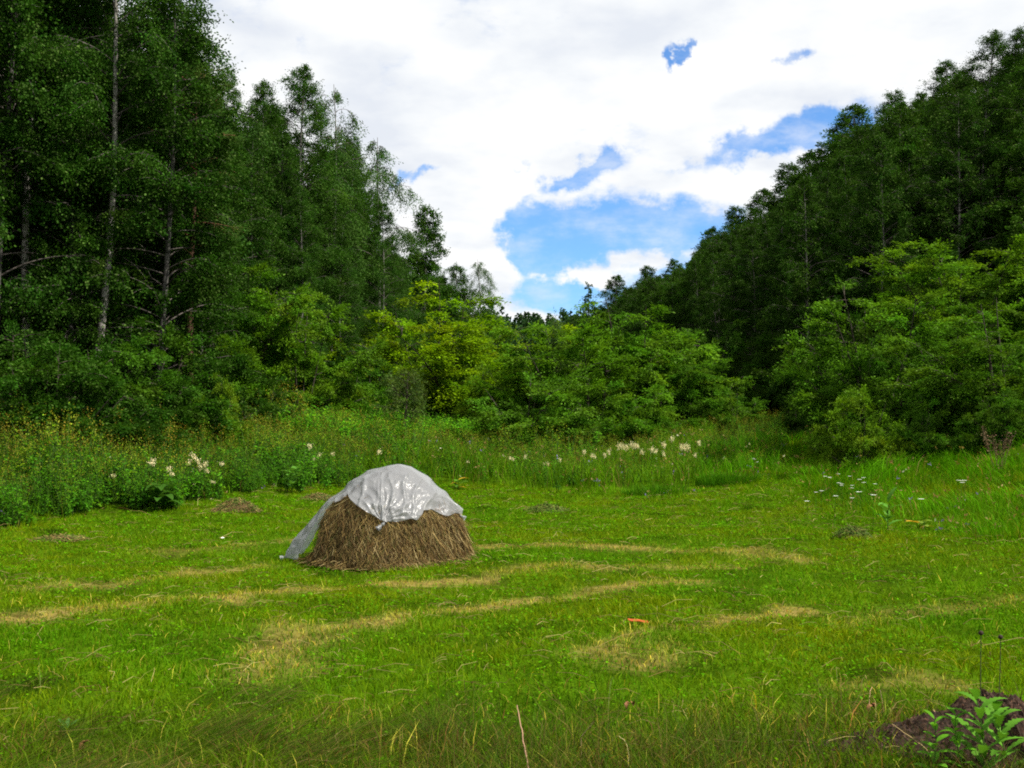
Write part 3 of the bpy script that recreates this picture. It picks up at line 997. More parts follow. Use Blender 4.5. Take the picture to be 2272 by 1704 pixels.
# -- shrubs and bushes at the foot of the woods
GS = 'bushes at the foot of the left wood'
GC = 'bushes in the middle of the valley mouth'
GR = 'big shrubs at the right edge of the meadow'
LIME = (1.75, 1.45, 0.3)
YG = (0.85, 0.95, 0.6)
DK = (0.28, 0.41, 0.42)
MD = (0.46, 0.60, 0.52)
SHRUBS = [
    (K_bush, 18, 332, 24, 1.1, DK, GS, 'dark green bush in the lower left corner of the wood'),
    (K_bush, 62, 352, 23, 1.0, DK, GS, 'dark small-leaved bush in front of the corner bush'),
    (K_bush, 40, 342, 27, 1.2, MD, GS, 'bush with bright leafy top below the white trunks at the left'),
    (K_bush, 118, 350, 25.5, 1.15, MD, GS, 'wide bush at the base of the leaning white birch trunk'),
    (K_bush, 95, 376, 23.5, 1.1, DK, GS, 'low dark bush before the leaning white birch'),
    (K_bush, 160, 335, 28, 1.1, MD, GS, 'green bush right of the leaning white birch trunk'),
    (K_bush, 170, 385, 26.5, 1.1, DK, GS, 'low shaded bush beneath the shaggy pine'),
    (K_bush, 205, 358, 29, 1.0, DK, GS, 'shaded bush left of the yellow-green shrub with a slanting limb'),
    (K_bush, 222, 384, 27.5, 0.6, (1.2, 1.1, 0.6), GS, 'small bush with pale leaf sprays at the edge of the left weeds'),
    (K_lime, 236, 274, 35, 0.9, YG, GS, 'yellow-green shrub with a dark slanting limb at the left forest edge'),
    (K_lime, 300, 296, 36, 0.9, (1.0, 1.0, 0.7), GS, 'yellow-green shrub above the pale leaning stems'),
    (K_bush, 262, 378, 32, 1.0, DK, GS, 'dark bush under the yellow-green shrub'),
    (K_bush, 335, 366, 38, 1.3, (0.8, 0.9, 0.75), GS, 'low green bush behind the bright nettle patch'),
    (K_bush, 372, 355, 45, 1.3, MD, GS, 'dark green bush left of the vivid lime shrub'),
    (K_lime, 438, 300, 48, 1.35, LIME, GS, 'vivid lime-yellow shrub, the brightest crown in the middle of the valley'),
    (K_lime, 482, 330, 52, 0.95, (1.35, 1.15, 0.6), GS, 'yellow-green shrub leaning on the right side of the vivid lime shrub'),
    (K_lime, 400, 330, 52, 0.9, (1.0, 1.0, 0.7), GS, 'green shrub leaning on the left side of the vivid lime shrub'),
    (K_bush, 484, 380, 43, 1.0, (1.3, 1.1, 0.5), GS, 'low yellowish bush beneath the vivid lime shrub'),
    (K_bush, 450, 385, 46, 1.0, (0.9, 0.9, 0.6), GS, 'low brownish green bush behind the little dark-stemmed tree'),
    (K_lime, 582, 324, 41, 1.3, YG, GC, 'tallest layered bush in the middle of the valley mouth'),
    (K_lime, 632, 314, 43, 1.15, (0.85, 0.95, 0.65), GC, 'layered bush with a raised crown right of the tallest middle bush'),
    (K_lime, 530, 358, 44, 1.0, (1.15, 1.05, 0.65), GC, 'yellowish bush at the left rear of the middle bushes'),
    (K_bush, 532, 380, 36.5, 1.35, (0.85, 0.95, 0.85), GC, 'dark broad-leaved bush at the front left of the middle bushes'),
    (K_bush, 592, 384, 36.5, 1.3, (0.85, 1.0, 0.7), GC, 'leafy bush at the front centre of the middle bushes'),
    (K_bush, 645, 392, 37.5, 1.3, (0.9, 1.0, 0.7), GC, 'low bush behind the cream flowers of the middle strip'),
    (K_lime, 694, 360, 41, 1.2, (0.75, 0.88, 0.75), GC, 'rounded darker bush at the right end of the middle bushes'),
    (K_bush, 738, 392, 40, 1.3, (0.8, 0.9, 0.75), GC, 'low bush trailing off at the far right of the middle bushes'),
    (K_bush, 664, 345, 43, 1.3, (0.95, 1.0, 0.75), GC, 'bush between the raised crown and the rounded darker bush'),
    (K_lime, 706, 328, 50, 1.0, (0.5, 0.6, 0.75), GC, 'grey-green bush standing behind the rounded darker bush'),
    (K_bush, 797, 405, 36, 1.2, (0.25, 0.34, 0.30), GC, 'added low bush darkening the mouth of the black gap under the slope'),  # put in over sunlit ground; its tint paints the gap's shade
    (K_bush, 775, 412, 44, 0.9, (0.25, 0.34, 0.34), GC, 'shadowy bush in the dark gap beside the right-hand shrubs'),  # near-black leaf tint stands for the gap's shadow
    (K_lime, 968, 246, 33, 1.35, (1.05, 1.05, 0.7), GR, 'tallest vivid shrub at the top of the right-hand shrubs'),
    (K_lime, 1030, 255, 33, 1.3, (0.95, 1.0, 0.7), GR, 'vivid shrub cut off by the right edge behind the others'),
    (K_lime, 882, 300, 28.5, 1.05, (0.85, 0.95, 0.7), GR, 'dome-shaped shrub at the left end of the right-hand shrubs'),
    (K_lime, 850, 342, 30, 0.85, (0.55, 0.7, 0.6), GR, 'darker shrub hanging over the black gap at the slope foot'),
    (K_lime, 1005, 308, 25, 1.25, (0.7, 0.8, 0.6), GR, 'large olive shrub filling the right edge in front'),
    (K_lime, 945, 340, 27, 1.1, (0.7, 0.8, 0.65), GR, 'shrub between the dome-shaped one and the large olive one'),
    (K_bush, 858, 394, 24.8, 0.75, (1.25, 1.15, 0.7), GR, 'small pale-leaved bush at the foot of the dome-shaped shrub'),
    (K_bush, 925, 402, 24.5, 1.0, (0.65, 0.8, 0.65), GR, 'low dark bush in front of the large olive shrub'),
    (K_bush, 1000, 395, 23, 1.0, (0.55, 0.65, 0.55), GR, 'low dark bush at the right edge behind the dry dock stalks'),
]
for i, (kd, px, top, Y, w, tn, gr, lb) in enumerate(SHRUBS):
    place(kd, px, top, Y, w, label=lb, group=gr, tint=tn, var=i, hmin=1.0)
place(K_small, 404, 368, 36, 1.0, label='little round tree with a dark bare stem before the vivid lime shrub', tint=(0.9, 0.95, 0.9), rz=0.4)
place(K_small, 556, 316, 43, 0.35, label='thin twiggy sapling tip poking above the middle bushes', tint=(0.8, 0.95, 1.0), rz=2.0)
# ------------------------------------------------------------------ the mown meadow
C_STR2 = np.array([0.30, 0.24, 0.07])
C_BRN = np.array([0.13, 0.075, 0.03])


def in_hay(x, y, k=1.0):
    return np.hypot(x - HC[0], y - HC[1]) < HR * k


_f = ground_at(392, 571)
HR = 0.98
HC = np.array([0.0, 0.0, 0.0])
HC[1] = _f[1] + 0.82
HC[0] = at(391, 560, HC[1])[0]
HC[2] = float(H(HC[0], HC[1]))
HZ = at(396, 465, HC[1])[2] - HC[2]


MC = ground_at(972, 750)


def in_mound(x, y):
    return ((x - MC[0] - 0.05) / 0.52) ** 2 + ((y - MC[1]) / 0.40) ** 2 < 0.9 + 0.25 * N_fine(x, y)


def make_lawn():
    r = np.random.default_rng(8)
    g = Geo()

    def sample(n, y0, y1, marg=2.0):
        y = r.uniform(y0, y1, n)
        x = r.uniform(-1, 1, n) * (0.56 * y + marg)
        return x, y

    # short cut grass
    n = 560000
    x, y = sample(n, 3.4, 34)
    md = meadow_depth(x, y)
    keep = ((md < 6) | ((project(x, y, H(x, y))[0] > 700) & (md < 80))) & ~in_hay(x, y, 0.93) & ~in_mound(x, y)
    x, y = x[keep], y[keep]
    n = len(x)
    d = dryness(x, y)
    pn = N_patch(x, y); bn = N_big(x * 1.7, y * 1.7); fn = N_fine(x, y)
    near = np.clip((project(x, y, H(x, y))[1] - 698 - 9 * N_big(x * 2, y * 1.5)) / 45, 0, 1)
    h = (0.040 + 0.020 * np.clip(pn + 0.5 * fn, -0.8, 2.2) * 0.7) * r.uniform(0.6, 1.5, n) * (1 - 0.45 * d) + 0.01
    h = h * (1 + 0.9 * near * r.uniform(0.2, 1.5, n))
    right = np.clip((x - 3.5) / 4, 0, 1) * np.clip((y - 9) / 5, 0, 1)
    h = h * (1 + 0.9 * right)
    w = (0.0026 + 0.00042 * y) * r.uniform(0.7, 1.4, n)
    lean = h * r.uniform(0.2, 1.3, n)
    az = r.uniform(0, 2 * np.pi, n)
    p = np.stack([x, y, H(x, y) - 0.004], 1)
    base = np.array([0.062, 0.172, 0.0010])
    yel = np.array([0.150, 0.195, 0.0015])
    dk = np.array([0.032, 0.110, 0.001])
    m1 = np.clip(0.48 + 0.22 * bn + 0.20 * r.normal(size=n) - 0.15 * right, 0, 1)[:, None]
    c = base * (1 - m1) + yel * m1
    m2 = np.clip(-0.15 - 0.35 * pn + 0.25 * r.normal(size=n), 0, 0.8)[:, None]
    c = c * (1 - m2) + dk * m2
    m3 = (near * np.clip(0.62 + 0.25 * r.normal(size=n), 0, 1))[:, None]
    c = c * (1 - m3) + np.array([0.050, 0.088, 0.005]) * m3  # olive longer grass, darkened further to imitate vignetting along the bottom
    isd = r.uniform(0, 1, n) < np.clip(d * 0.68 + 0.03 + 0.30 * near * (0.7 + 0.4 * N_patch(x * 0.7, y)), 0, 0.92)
    cs = vary(r, (0.35, 0.32, 0.040), n, 0.3, 0.12)
    cb = vary(r, (0.14, 0.085, 0.025), n, 0.4, 0.12)
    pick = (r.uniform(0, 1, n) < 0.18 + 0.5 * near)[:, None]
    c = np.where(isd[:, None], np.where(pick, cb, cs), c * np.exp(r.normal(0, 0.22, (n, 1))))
    c = np.clip(c, 0.002, 0.8)
    two = y < 10
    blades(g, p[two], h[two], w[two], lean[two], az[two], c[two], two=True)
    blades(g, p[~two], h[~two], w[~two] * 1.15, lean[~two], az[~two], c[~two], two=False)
    # clover and other small leaves lying in the cut grass
    n = 150000
    x, y = sample(n, 3.4, 26)
    keep = (meadow_depth(x, y) < 3) & ~in_hay(x, y, 0.95) & (r.uniform(0, 1, n) < np.clip(0.65 + 0.5 * N_patch(x + 3, y), 0.05, 1)) & (dryness(x, y) < 0.35)
    x, y = x[keep], y[keep]
    n = len(x)
    p = np.stack([x, y, H(x, y) + r.uniform(0.015, 0.055, n)], 1)
    a = rnd_unit(r, n) * np.array([1, 1, 0.35])
    L = (0.010 + 0.0014 * y) * r.uniform(0.7, 1.6, n)
    leaves(g, p, a, rnd_unit(r, n) * 0.6 + np.array([0, 0, 1.0]), L, L * 0.7, vary(r, (0.070, 0.190, 0.0015), n, 0.28, 0.12))
    # cut stalks and blades lying about
    n = 11000
    x, y = sample(n, 3.4, 26)
    keep = (meadow_depth(x, y) < 3) & ~in_hay(x, y, 1.0) & (r.uniform(0, 1, n) < np.clip(0.35 + dryness(x, y) + 0.25 * N_patch(y, x) + 0.3 * (y < 7) + 0.25 * ((x > 3.5) & (y > 9)), 0.05, 1))
    x, y = x[keep], y[keep]
    n = len(x)
    a = r.uniform(0, 2 * np.pi, n)
    L = r.uniform(0.05, 0.24, n) * (1 + (r.uniform(0, 1, n) < 0.06) * 1.2)
    z = H(x, y) + r.uniform(0.02, 0.075, n)
    u = np.stack([np.cos(a), np.sin(a), r.normal(0, 0.13, n)], 1)
    p0 = np.stack([x, y, z], 1)
    sag = np.stack([r.normal(0, 0.1, n), r.normal(0, 0.1, n), 0.10 * np.ones(n)], 1)
    P = np.stack([p0, p0 + u * L[:, None] * 0.5 + sag * L[:, None], p0 + u * L[:, None]], 1)
    rd = (0.0009 + 0.00015 * y)[:, None] * np.array([1, 0.9, 0.5])[None]
    pal = np.array([[0.38, 0.31, 0.12], [0.26, 0.19, 0.07], [0.15, 0.08, 0.035], [0.16, 0.17, 0.03], [0.10, 0.16, 0.02]])
    c = pal[r.choice(5, n, p=[0.30, 0.25, 0.2, 0.15, 0.1])] * np.exp(r.normal(0, 0.2, (n, 1)))
    tubes(g, P, rd, 3, c)
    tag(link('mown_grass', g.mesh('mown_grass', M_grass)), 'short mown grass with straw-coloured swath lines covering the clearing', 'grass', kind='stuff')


def make_long_grass():
    """uncut long grass: the combed, lodged grass close by, and on the right bank"""
    r = np.random.default_rng(9)
    g = Geo()
    # lodged grass at the lower left, combed one way
    n = 90000
    x = r.uniform(-4.6, 4.8, n); y = r.uniform(3.3, 6.3, n)
    px, py = project(x, y, H(x, y))
    dens = np.clip((py - (700 + 12 * N_patch(x, y) + 0.02 * np.abs(px - 380))) / 45, 0, 1) * np.clip(0.55 + 0.45 * N_patch(x * 0.8 + 2, y * 0.8), 0.08, 1)
    keep = (r.uniform(0, 1, n) < dens) & (~in_mound(x, y) | (r.uniform(0, 1, n) < 0.40))
    x, y, px, py = x[keep], y[keep], px[keep], py[keep]
    n = len(x)
    dim = np.clip((px - 740) / 80, 0, 1)
    L = r.uniform(0.12, 0.36, n)
    flow = 0.25 + 0.5 * N_big(x * 1.6, y * 1.6) + r.normal(0, 0.25, n)
    leftish = px < 420
    az = np.where(leftish, flow, r.uniform(0, 6.28, n))
    hh = L * np.where(leftish, r.uniform(0.15, 0.45, n), r.uniform(0.3, 0.9, n))
    p = np.stack([x, y, H(x, y) + np.where(leftish, 0.045, 0.0)], 1)
    pal = np.array([[0.040, 0.095, 0.006], [0.085, 0.125, 0.010], [0.14, 0.115, 0.028], [0.085, 0.050, 0.022], [0.024, 0.058, 0.006]])
    c = pal[r.choice(5, n, p=[0.32, 0.22, 0.16, 0.16, 0.14])] * np.exp(r.normal(0, 0.25, (n, 1)))
    br = (r.uniform(0, 1, n) < 0.55 * dim)[:, None]
    c = np.where(br, vary(r, (0.075, 0.045, 0.024), n, 0.35), c)
    blades(g, p, hh, r.uniform(0.0016, 0.0034, n), np.sqrt(np.maximum(L ** 2 - hh ** 2, 0.0004)), az, c, bend=0.25)
    # knee-high grass on the right bank and across the middle strip
    n = 210000
    y = r.uniform(10, 46, n)
    x = r.uniform(-0.62, 0.62, n) * (y + 4)
    md = meadow_depth(x, y)
    px, py = project(x, y, H(x, y))
    rb = np.clip((px - 760) / 60, 0, 1)
    mid = np.clip((px - 300) / 80, 0, 1)
    clump = np.clip(0.65 + 0.45 * N_patch(x * 0.9, y * 0.9), 0.25, 1)
    keep = (md > -6 * rb) & ~((px > 715) & (y > 34)) & ~((px > 250) & (px < 480) & (y > 32)) & (r.uniform(0, 1, n) < clump * (0.22 + 0.78 * mid)) & ~in_hay(x, y, 1.0)
    x, y, md, px, rb = x[keep], y[keep], md[keep], px[keep], rb[keep]
    n = len(x)
    ramp = np.clip((md + 6 * rb) / 8, 0.2, 1)
    h = r.uniform(0.22, 0.62, n) * ramp * (1 + 0.25 * N_big(x, y)) * np.where(px > 780, 0.58, 1.05)
    h = np.clip(h, 0.05, 0.95)
    w = (0.0035 + 0.0004 * y) * r.uniform(0.6, 1.3, n)
    lean = h * r.uniform(0.15, 0.75, n) * np.where(px > 780, 1.7, 1.0)
    az = np.where(px > 780, 3.4 + 1.2 * N_big(x, y) + r.normal(0, 0.9, n), r.uniform(0, 2 * np.pi, n))
    c0 = np.where((px > 700)[:, None], np.array([0.060, 0.190, 0.002]), np.array([0.078, 0.178, 0.003]))
    c = c0 * np.exp(r.normal(0, 0.28, (n, 1))) * np.exp(0.12 * N_big(x * 2, y * 2 + 9) + 0.20 * N_patch(x * 0.8, y * 0.8))[:, None]
    dry = r.uniform(0, 1, n) < np.where(px > 700, 0.05, 0.06)
    c = np.where(dry[:, None], vary(r, (0.20, 0.145, 0.04), n, 0.3), c)
    p = np.stack([x, y, H(x, y) - 0.01], 1)
    blades(g, p, h, w, lean, az, c, bend=0.45)
    # seed heads and tiny lilac or white dots of flowers too many to count
    m = r.uniform(0, 1, n) < np.where(px < 720, 0.035, 0.025)
    q = p[m] + np.stack([np.cos(az[m]) * lean[m], np.sin(az[m]) * lean[m], h[m]], 1)
    k = len(q)
    pal = np.array([[0.20, 0.13, 0.045], [0.26, 0.19, 0.08], [0.16, 0.13, 0.26], [0.5, 0.47, 0.36]])
    c = pal[r.choice(4, k, p=[0.50, 0.38, 0.09, 0.03])] * np.exp(r.normal(0, 0.25, (k, 1)))
    for rep in range(3):
        leaves(g, q + r.normal(0, 0.02, (k, 3)), rnd_unit(r, k) + np.array([0, 0, 0.6]), rnd_unit(r, k), 0.045 + 0.001 * q[:, 1], 0.018 + 0.0006 * q[:, 1], c)
    tag(link('long_grass', g.mesh('long_grass', M_grass)), 'uncut long grass around the mown clearing', 'grass', kind='stuff')


def herb(seed, h=0.9, nl=34, L=0.13, W=0.05, col=(0.045, 0.14, 0.008), plume=None, stems=4):
    r = np.random.default_rng(seed)
    g = Geo()
    tips = []
    for s in range(stems):
        a = r.uniform(0, 6.28); ln = r.uniform(0.05, 0.30) * h; hh = h * r.uniform(0.7, 1.05)
        t = np.linspace(0, 1, 4)
        P = np.stack([np.cos(a) * (0.04 + ln * t ** 1.5), np.sin(a) * (0.04 + ln * t ** 1.5), hh * t], 1)
        tubes(g, P[None], np.linspace(0.006, 0.003, 4)[None], 3, (0.05, 0.10, 0.02))
        n = nl // stems
        u = r.uniform(0.12, 0.98, n)
        p = np.stack([np.interp(u, t, P[:, i]) for i in range(3)], 1)
        b = np.arange(n) * 2.4 + r.uniform(0, 6)
        e = r.uniform(-0.25, 0.6, n)
        ax = np.stack([np.cos(b) * np.cos(e), np.sin(b) * np.cos(e), np.sin(e)], 1)
        sz = (1.15 - 0.65 * u) * r.uniform(0.7, 1.3, n)
        c = vary(r, col, n, 0.22, 0.10)
        nn = rnd_unit(r, n) * 0.5 + np.array([0, 0, 1.0])
        leaves(g, p, ax, nn, L * sz, W * sz, c)
        # second half of each leaf droops
        p2 = p + unit(ax) * (L * sz)[:, None] * 0.55
        leaves(g, p2, ax + np.array([0, 0, -0.8]), nn, L * sz * 0.6, W * sz * 0.9, c * 0.95)
        tips.append(P[-1])
    if plume is not None:
        for T_ in tips:
            k = 16
            q = T_ + r.normal(0, 1, (k, 3)) * np.array([0.045, 0.045, 0.10]) + np.array([0, 0, -0.02])
            leaves(g, q, rnd_unit(r, k) + np.array([0, 0, 0.4]), rnd_unit(r, k), 0.034, 0.017, vary(r, plume, k, 0.3, 0.15))
    return g.arrays()


def scatter(g, protos, x, y, size, r, tone=0.15, wts=None):
    n = len(x)
    z = H(x, y)
    pid = r.choice(len(protos), n, p=wts)
    tn = np.exp(r.normal(0, tone, n)) * np.exp(0.10 * N_big(x * 2, y * 2))
    for k, (v, q, t, qc, tc) in enumerate(protos):
        idx = np.nonzero(pid == k)[0]
        if not len(idx):
            continue
        a = r.uniform(0, 6.28, len(idx))
        s = size[idx]
        ca, sa = np.cos(a)[:, None], np.sin(a)[:, None]
        V = np.stack([(v[None, :, 0] * ca - v[None, :, 1] * sa) * s[:, None] + x[idx][:, None],
                      (v[None, :, 0] * sa + v[None, :, 1] * ca) * s[:, None] + y[idx][:, None],
                      v[None, :, 2] * s[:, None] + z[idx][:, None]], -1)
        Q = q[None] + (np.arange(len(idx)) * len(v))[:, None, None]
        C = qc[None] * tn[idx][:, None, None]
        g.add(V.reshape(-1, 3), q=Q.reshape(-1, 4), qc=C.reshape(-1, 3))


def make_weeds():
    r = np.random.default_rng(10)
    rusty = (0.185, 0.150, 0.016)
    tawny = (0.175, 0.205, 0.014)
    green = [herb(300, 0.75, 40, 0.12, 0.05, (0.062, 0.205, 0.006)), herb(301, 0.85, 44, 0.10, 0.04, (0.078, 0.210, 0.006)),
             herb(302, 0.6, 40, 0.15, 0.06, (0.046, 0.165, 0.008))]
    olive = [herb(303, 0.95, 44, 0.10, 0.035, (0.105, 0.225, 0.005), tawny), herb(304, 1.05, 40, 0.11, 0.035, (0.090, 0.205, 0.005), rusty),
             herb(305, 0.9, 40, 0.10, 0.04, (0.120, 0.235, 0.005), (0.15, 0.215, 0.012))]
    g = Geo()
    n = 17000
    y = r.uniform(11, 36, n)
    x = r.uniform(-0.66, 0.08, n) * (y + 1)
    md = meadow_depth(x, y)
    px, py = project(x, y, H(x, y))
    lim = ip(px, [(0, 1), (330, 0.9), (380, 0.35), (470, 0.18), (600, 0.1)])
    keep = (md > 4) & (r.uniform(0, 1, n) < lim) & (x > foot_left(y) - 2.5) & (py > ip(px, [(0, 424), (180, 428), (260, 436), (600, 440)])) & ~in_hay(x, y, 1.3)
    x, y, md, px = x[keep], y[keep], md[keep], px[keep]
    up = np.clip(md / 70 + 0.12 * N_big(x, y) + r.normal(0, 0.15, len(x)), 0, 1)     # olive and rusty further back
    ol = r.uniform(0, 1, len(x)) < np.where(px < 330, up * np.clip(0.62 + 0.25 * N_big(x * 1.3 + 3, y * 1.3), 0.1, 1), 0.35)
    sz = np.clip(0.66 + md / 110, 0.58, 0.86) * np.exp(r.normal(0, 0.20, len(x))) * (1 + 0.10 * N_big(x * 2, y * 2))
    scatter(g, green, x[~ol], y[~ol], sz[~ol], r)
    scatter(g, olive, x[ol], y[ol], sz[ol], r, wts=[0.4, 0.3, 0.3])
    # thin weeds in the middle strip and round the flowers
    n = 2600
    y = r.uniform(26, 40, n)
    x = r.uniform(-0.10, 0.27, n) * y
    md = meadow_depth(x, y)
    keep = (md > 10) & (r.uniform(0, 1, n) < 0.75)
    x, y, md = x[keep], y[keep], md[keep]
    scatter(g, green + olive, x, y, 0.6 * np.clip(0.5 + md / 50, 0.4, 1.1) * r.uniform(0.7, 1.2, len(x)), r, wts=[0.22, 0.22, 0.1, 0.16, 0.12, 0.18])
    tag(link('tall_weeds', g.mesh('tall_weeds', M_weed)), 'tangle of tall flowering weeds between the mown clearing and the wood', 'weeds', kind='stuff')
    # the brighter nettle patch
    g = Geo()
    n = 2600
    y = r.uniform(28, 41, n)
    px = r.uniform(262, 500, n)
    x = (px - 512) / FPX * y
    pyb = project(x, y, H(x, y) + 0.7)[1]
    keep = (pyb < ip(px, [(255, 418), (300, 426), (400, 428), (460, 430), (500, 430)])) & (r.uniform(0, 1, n) < np.where(px < 400, 0.95, 0.6))
    x, y = x[keep], y[keep]
    nettle = [herb(310, 0.95, 60, 0.16, 0.075, (0.085, 0.300, 0.010), stems=5), herb(311, 0.85, 60, 0.15, 0.08, (0.115, 0.320, 0.010), stems=5)]
    scatter(g, nettle, x, y, r.uniform(0.8, 1.25, len(x)), r, 0.18)
    tag(link('nettle_patch', g.mesh('nettle_patch', M_weed)), 'bright green patch of leafy herbs before the left wood', 'ground cover', kind='stuff')


make_lawn()
make_long_grass()
make_weeds()


# ------------------------------------------------------------------ haystack and its plastic sheet
ZN = [0, .1, .2, .35, .5, .6, .677, .72, .83, .92, .97, 1.0]
RRt = [1.0, .97, .93, .86, .77, .67, .58, .52, .38, .23, .13, 0.0]
RLt = [1.0, .99, .965, .92, .86, .78, .685, .63, .48, .30, .17, 0.0]


def hay_r(th, zn):
    k = 0.5 - 0.5 * np.cos(th)
    a, b = np.interp(zn, ZN, RRt), np.interp(zn, ZN, RLt)
    lump = 1 + 0.025 * np.sin(3 * th + 1 + 2 * zn) + 0.018 * np.sin(7 * th + 5 * zn) + 0.012 * np.sin(13 * th - 9 * zn)
    return HR * (a * (1 - k) + b * k) * lump


def hay_p(th, zn, off=0.0):
    r = hay_r(th, zn) + off
    return np.stack([0.095 * HR * zn + r * np.cos(th), r * np.sin(th), HZ * zn + off * 0.4], -1)


ED = [(-180, 0.0), (-168, 0.0), (-164, 0.30), (-161, 0.64), (-156, 0.645), (-150, 0.60), (-143, 0.63), (-141, 0.70), (-134, 0.675), (-128, 0.635),
      (-111, 0.555), (-99, 0.485), (-92, 0.435), (-85, 0.447), (-65, 0.448), (-61, 0.50), (-58, 0.545), (-48, 0.545), (-40, 0.50), (-32, 0.465), (-16, 0.485), (-5, 0.47),
      (4, 0.52), (30, 0.56), (80, 0.50), (120, 0.55), (148, 0.62), (160, 0.4), (168, 0.0), (180, 0.0)]


def make_haystack():
    r = np.random.default_rng(21)
    root = empty('haystack', tuple(HC))
    tag(root, 'low domed brown haystack standing on the mown grass under a plastic sheet', 'haystack')
    nt, nz = 160, 50
    zs = np.interp(np.linspace(0, 1, nz), np.linspace(0, 1, 7), [-0.05, .15, .35, .6, .8, .94, 1.0])
    th = np.linspace(0, 2 * np.pi, nt, endpoint=False)
    TH, Z = np.meshgrid(th, zs)
    P = hay_p(TH, np.clip(Z, 0, 1), -0.03)
    P[..., 2] = HZ * Z
    P += 0.012 * np.stack([np.sin(TH * 23 + Z * 40), np.cos(TH * 31 - Z * 37), np.sin(TH * 17 + Z * 61)], -1) * (Z < 0.97)[..., None]
    i = np.arange(nz - 1)[:, None]; j = np.arange(nt)[None]
    q = np.stack([i * nt + j, i * nt + (j + 1) % nt, (i + 1) * nt + (j + 1) % nt, (i + 1) * nt + j], -1).reshape(-1, 4)
    g = Geo()
    g.add(P.reshape(-1, 3), q=q, qc=vary(r, (0.070, 0.043, 0.016), len(q), 0.3, 0.1))
    link('hay_core', g.mesh('hay_core', matte_mat('hay_core', noise=0.5, scale=30, bump=0.02), True), root)
    # straws
    g = Geo()
    n = 17000
    th = r.uniform(-np.pi, np.pi, n)
    zn = np.minimum(r.uniform(0.0, 0.80, n) ** 1.15, np.interp(np.degrees(th), [a for a, b in ED], [max(b, 0.42) for a, b in ED]) + 0.03 * r.normal(size=n))
    L = r.uniform(0.07, 0.26, n) * np.exp(r.normal(0, 0.25, n))
    p0 = hay_p(th, zn, 0.004 + 0.02 * r.uniform(0, 1, n))
    e = 1e-3
    dn = unit(hay_p(th, zn - 0.02) - hay_p(th, zn + 0.02))
    tg = np.stack([-np.sin(th), np.cos(th), np.zeros(n)], 1)
    out = unit(np.cross(tg, dn)); out *= np.sign((out * np.stack([np.cos(th), np.sin(th), 0 * th], 1)).sum(1))[:, None]
    sl = 0.55 * np.where(np.cos(th) < 0.1, 0.9, 0.2)              # the left flank's straws slant outwards to the lower left
    side = r.normal(0, 0.65, n) + sl * 0.5
    d = unit(dn + tg * side[:, None] + out * r.normal(0.05, 0.14, (n, 1)))
    K = 4
    P = np.zeros((n, K, 3))
    P[:, 0] = p0 - d * (L * 0.5)[:, None]
    bend = r.normal(0, 0.35, (n, 3))
    for k in range(1, K):
        d = unit(d + bend * 0.35 + np.array([0, 0, -0.12]))
        P[:, k] = P[:, k - 1] + d * (L / (K - 1))[:, None]
    rr = np.hypot(P[..., 0] - 0.095 * HR * P[..., 2] / HZ, P[..., 1])
    P[..., 2] = np.maximum(P[..., 2], 0.005)
    pal = np.array([[0.062, 0.038, 0.012], [0.132, 0.084, 0.026], [0.235, 0.162, 0.050], [0.38, 0.295, 0.13], [0.085, 0.090, 0.018], [0.15, 0.080, 0.026]])
    c = pal[r.choice(6, n, p=[0.22, 0.30, 0.22, 0.08, 0.10, 0.08])] * np.exp(r.normal(0, 0.2, (n, 1)))
    rad = (0.0016 + 0.0022 * r.uniform(0, 1, n) ** 3)[:, None] * np.array([1, 1, 0.9, 0.5])[None]
    tubes(g, P, rad, 3, c)
    # straws fanned out on the grass round the foot
    n = 2600
    th = r.uniform(-np.pi, np.pi, n)
    rr = HR * (0.93 + 0.05 * r.exponential(1.0, n))
    p0 = np.stack([rr * np.cos(th), rr * np.sin(th), r.uniform(0.01, 0.09, n)], 1)
    d = unit(np.stack([np.cos(th), np.sin(th), r.uniform(-0.9, 0.3, n)], 1) + r.normal(0, 0.5, (n, 3)) * np.array([1, 1, 0.3]))
    L = r.uniform(0.05, 0.16, n)
    P = np.stack([p0, p0 + d * L[:, None] * 0.5, p0 + d * L[:, None] + np.array([0, 0, -0.02])], 1)
    P[..., 2] = np.maximum(P[..., 2], 0.004)
    c = pal[r.choice(6, n, p=[0.18, 0.30, 0.28, 0.12, 0.04, 0.08])] * np.exp(r.normal(0, 0.2, (n, 1)))
    tubes(g, P, np.full((n, 3), 0.0022), 3, c)
    link('loose_straw', g.mesh('loose_straw', M_straw), root)


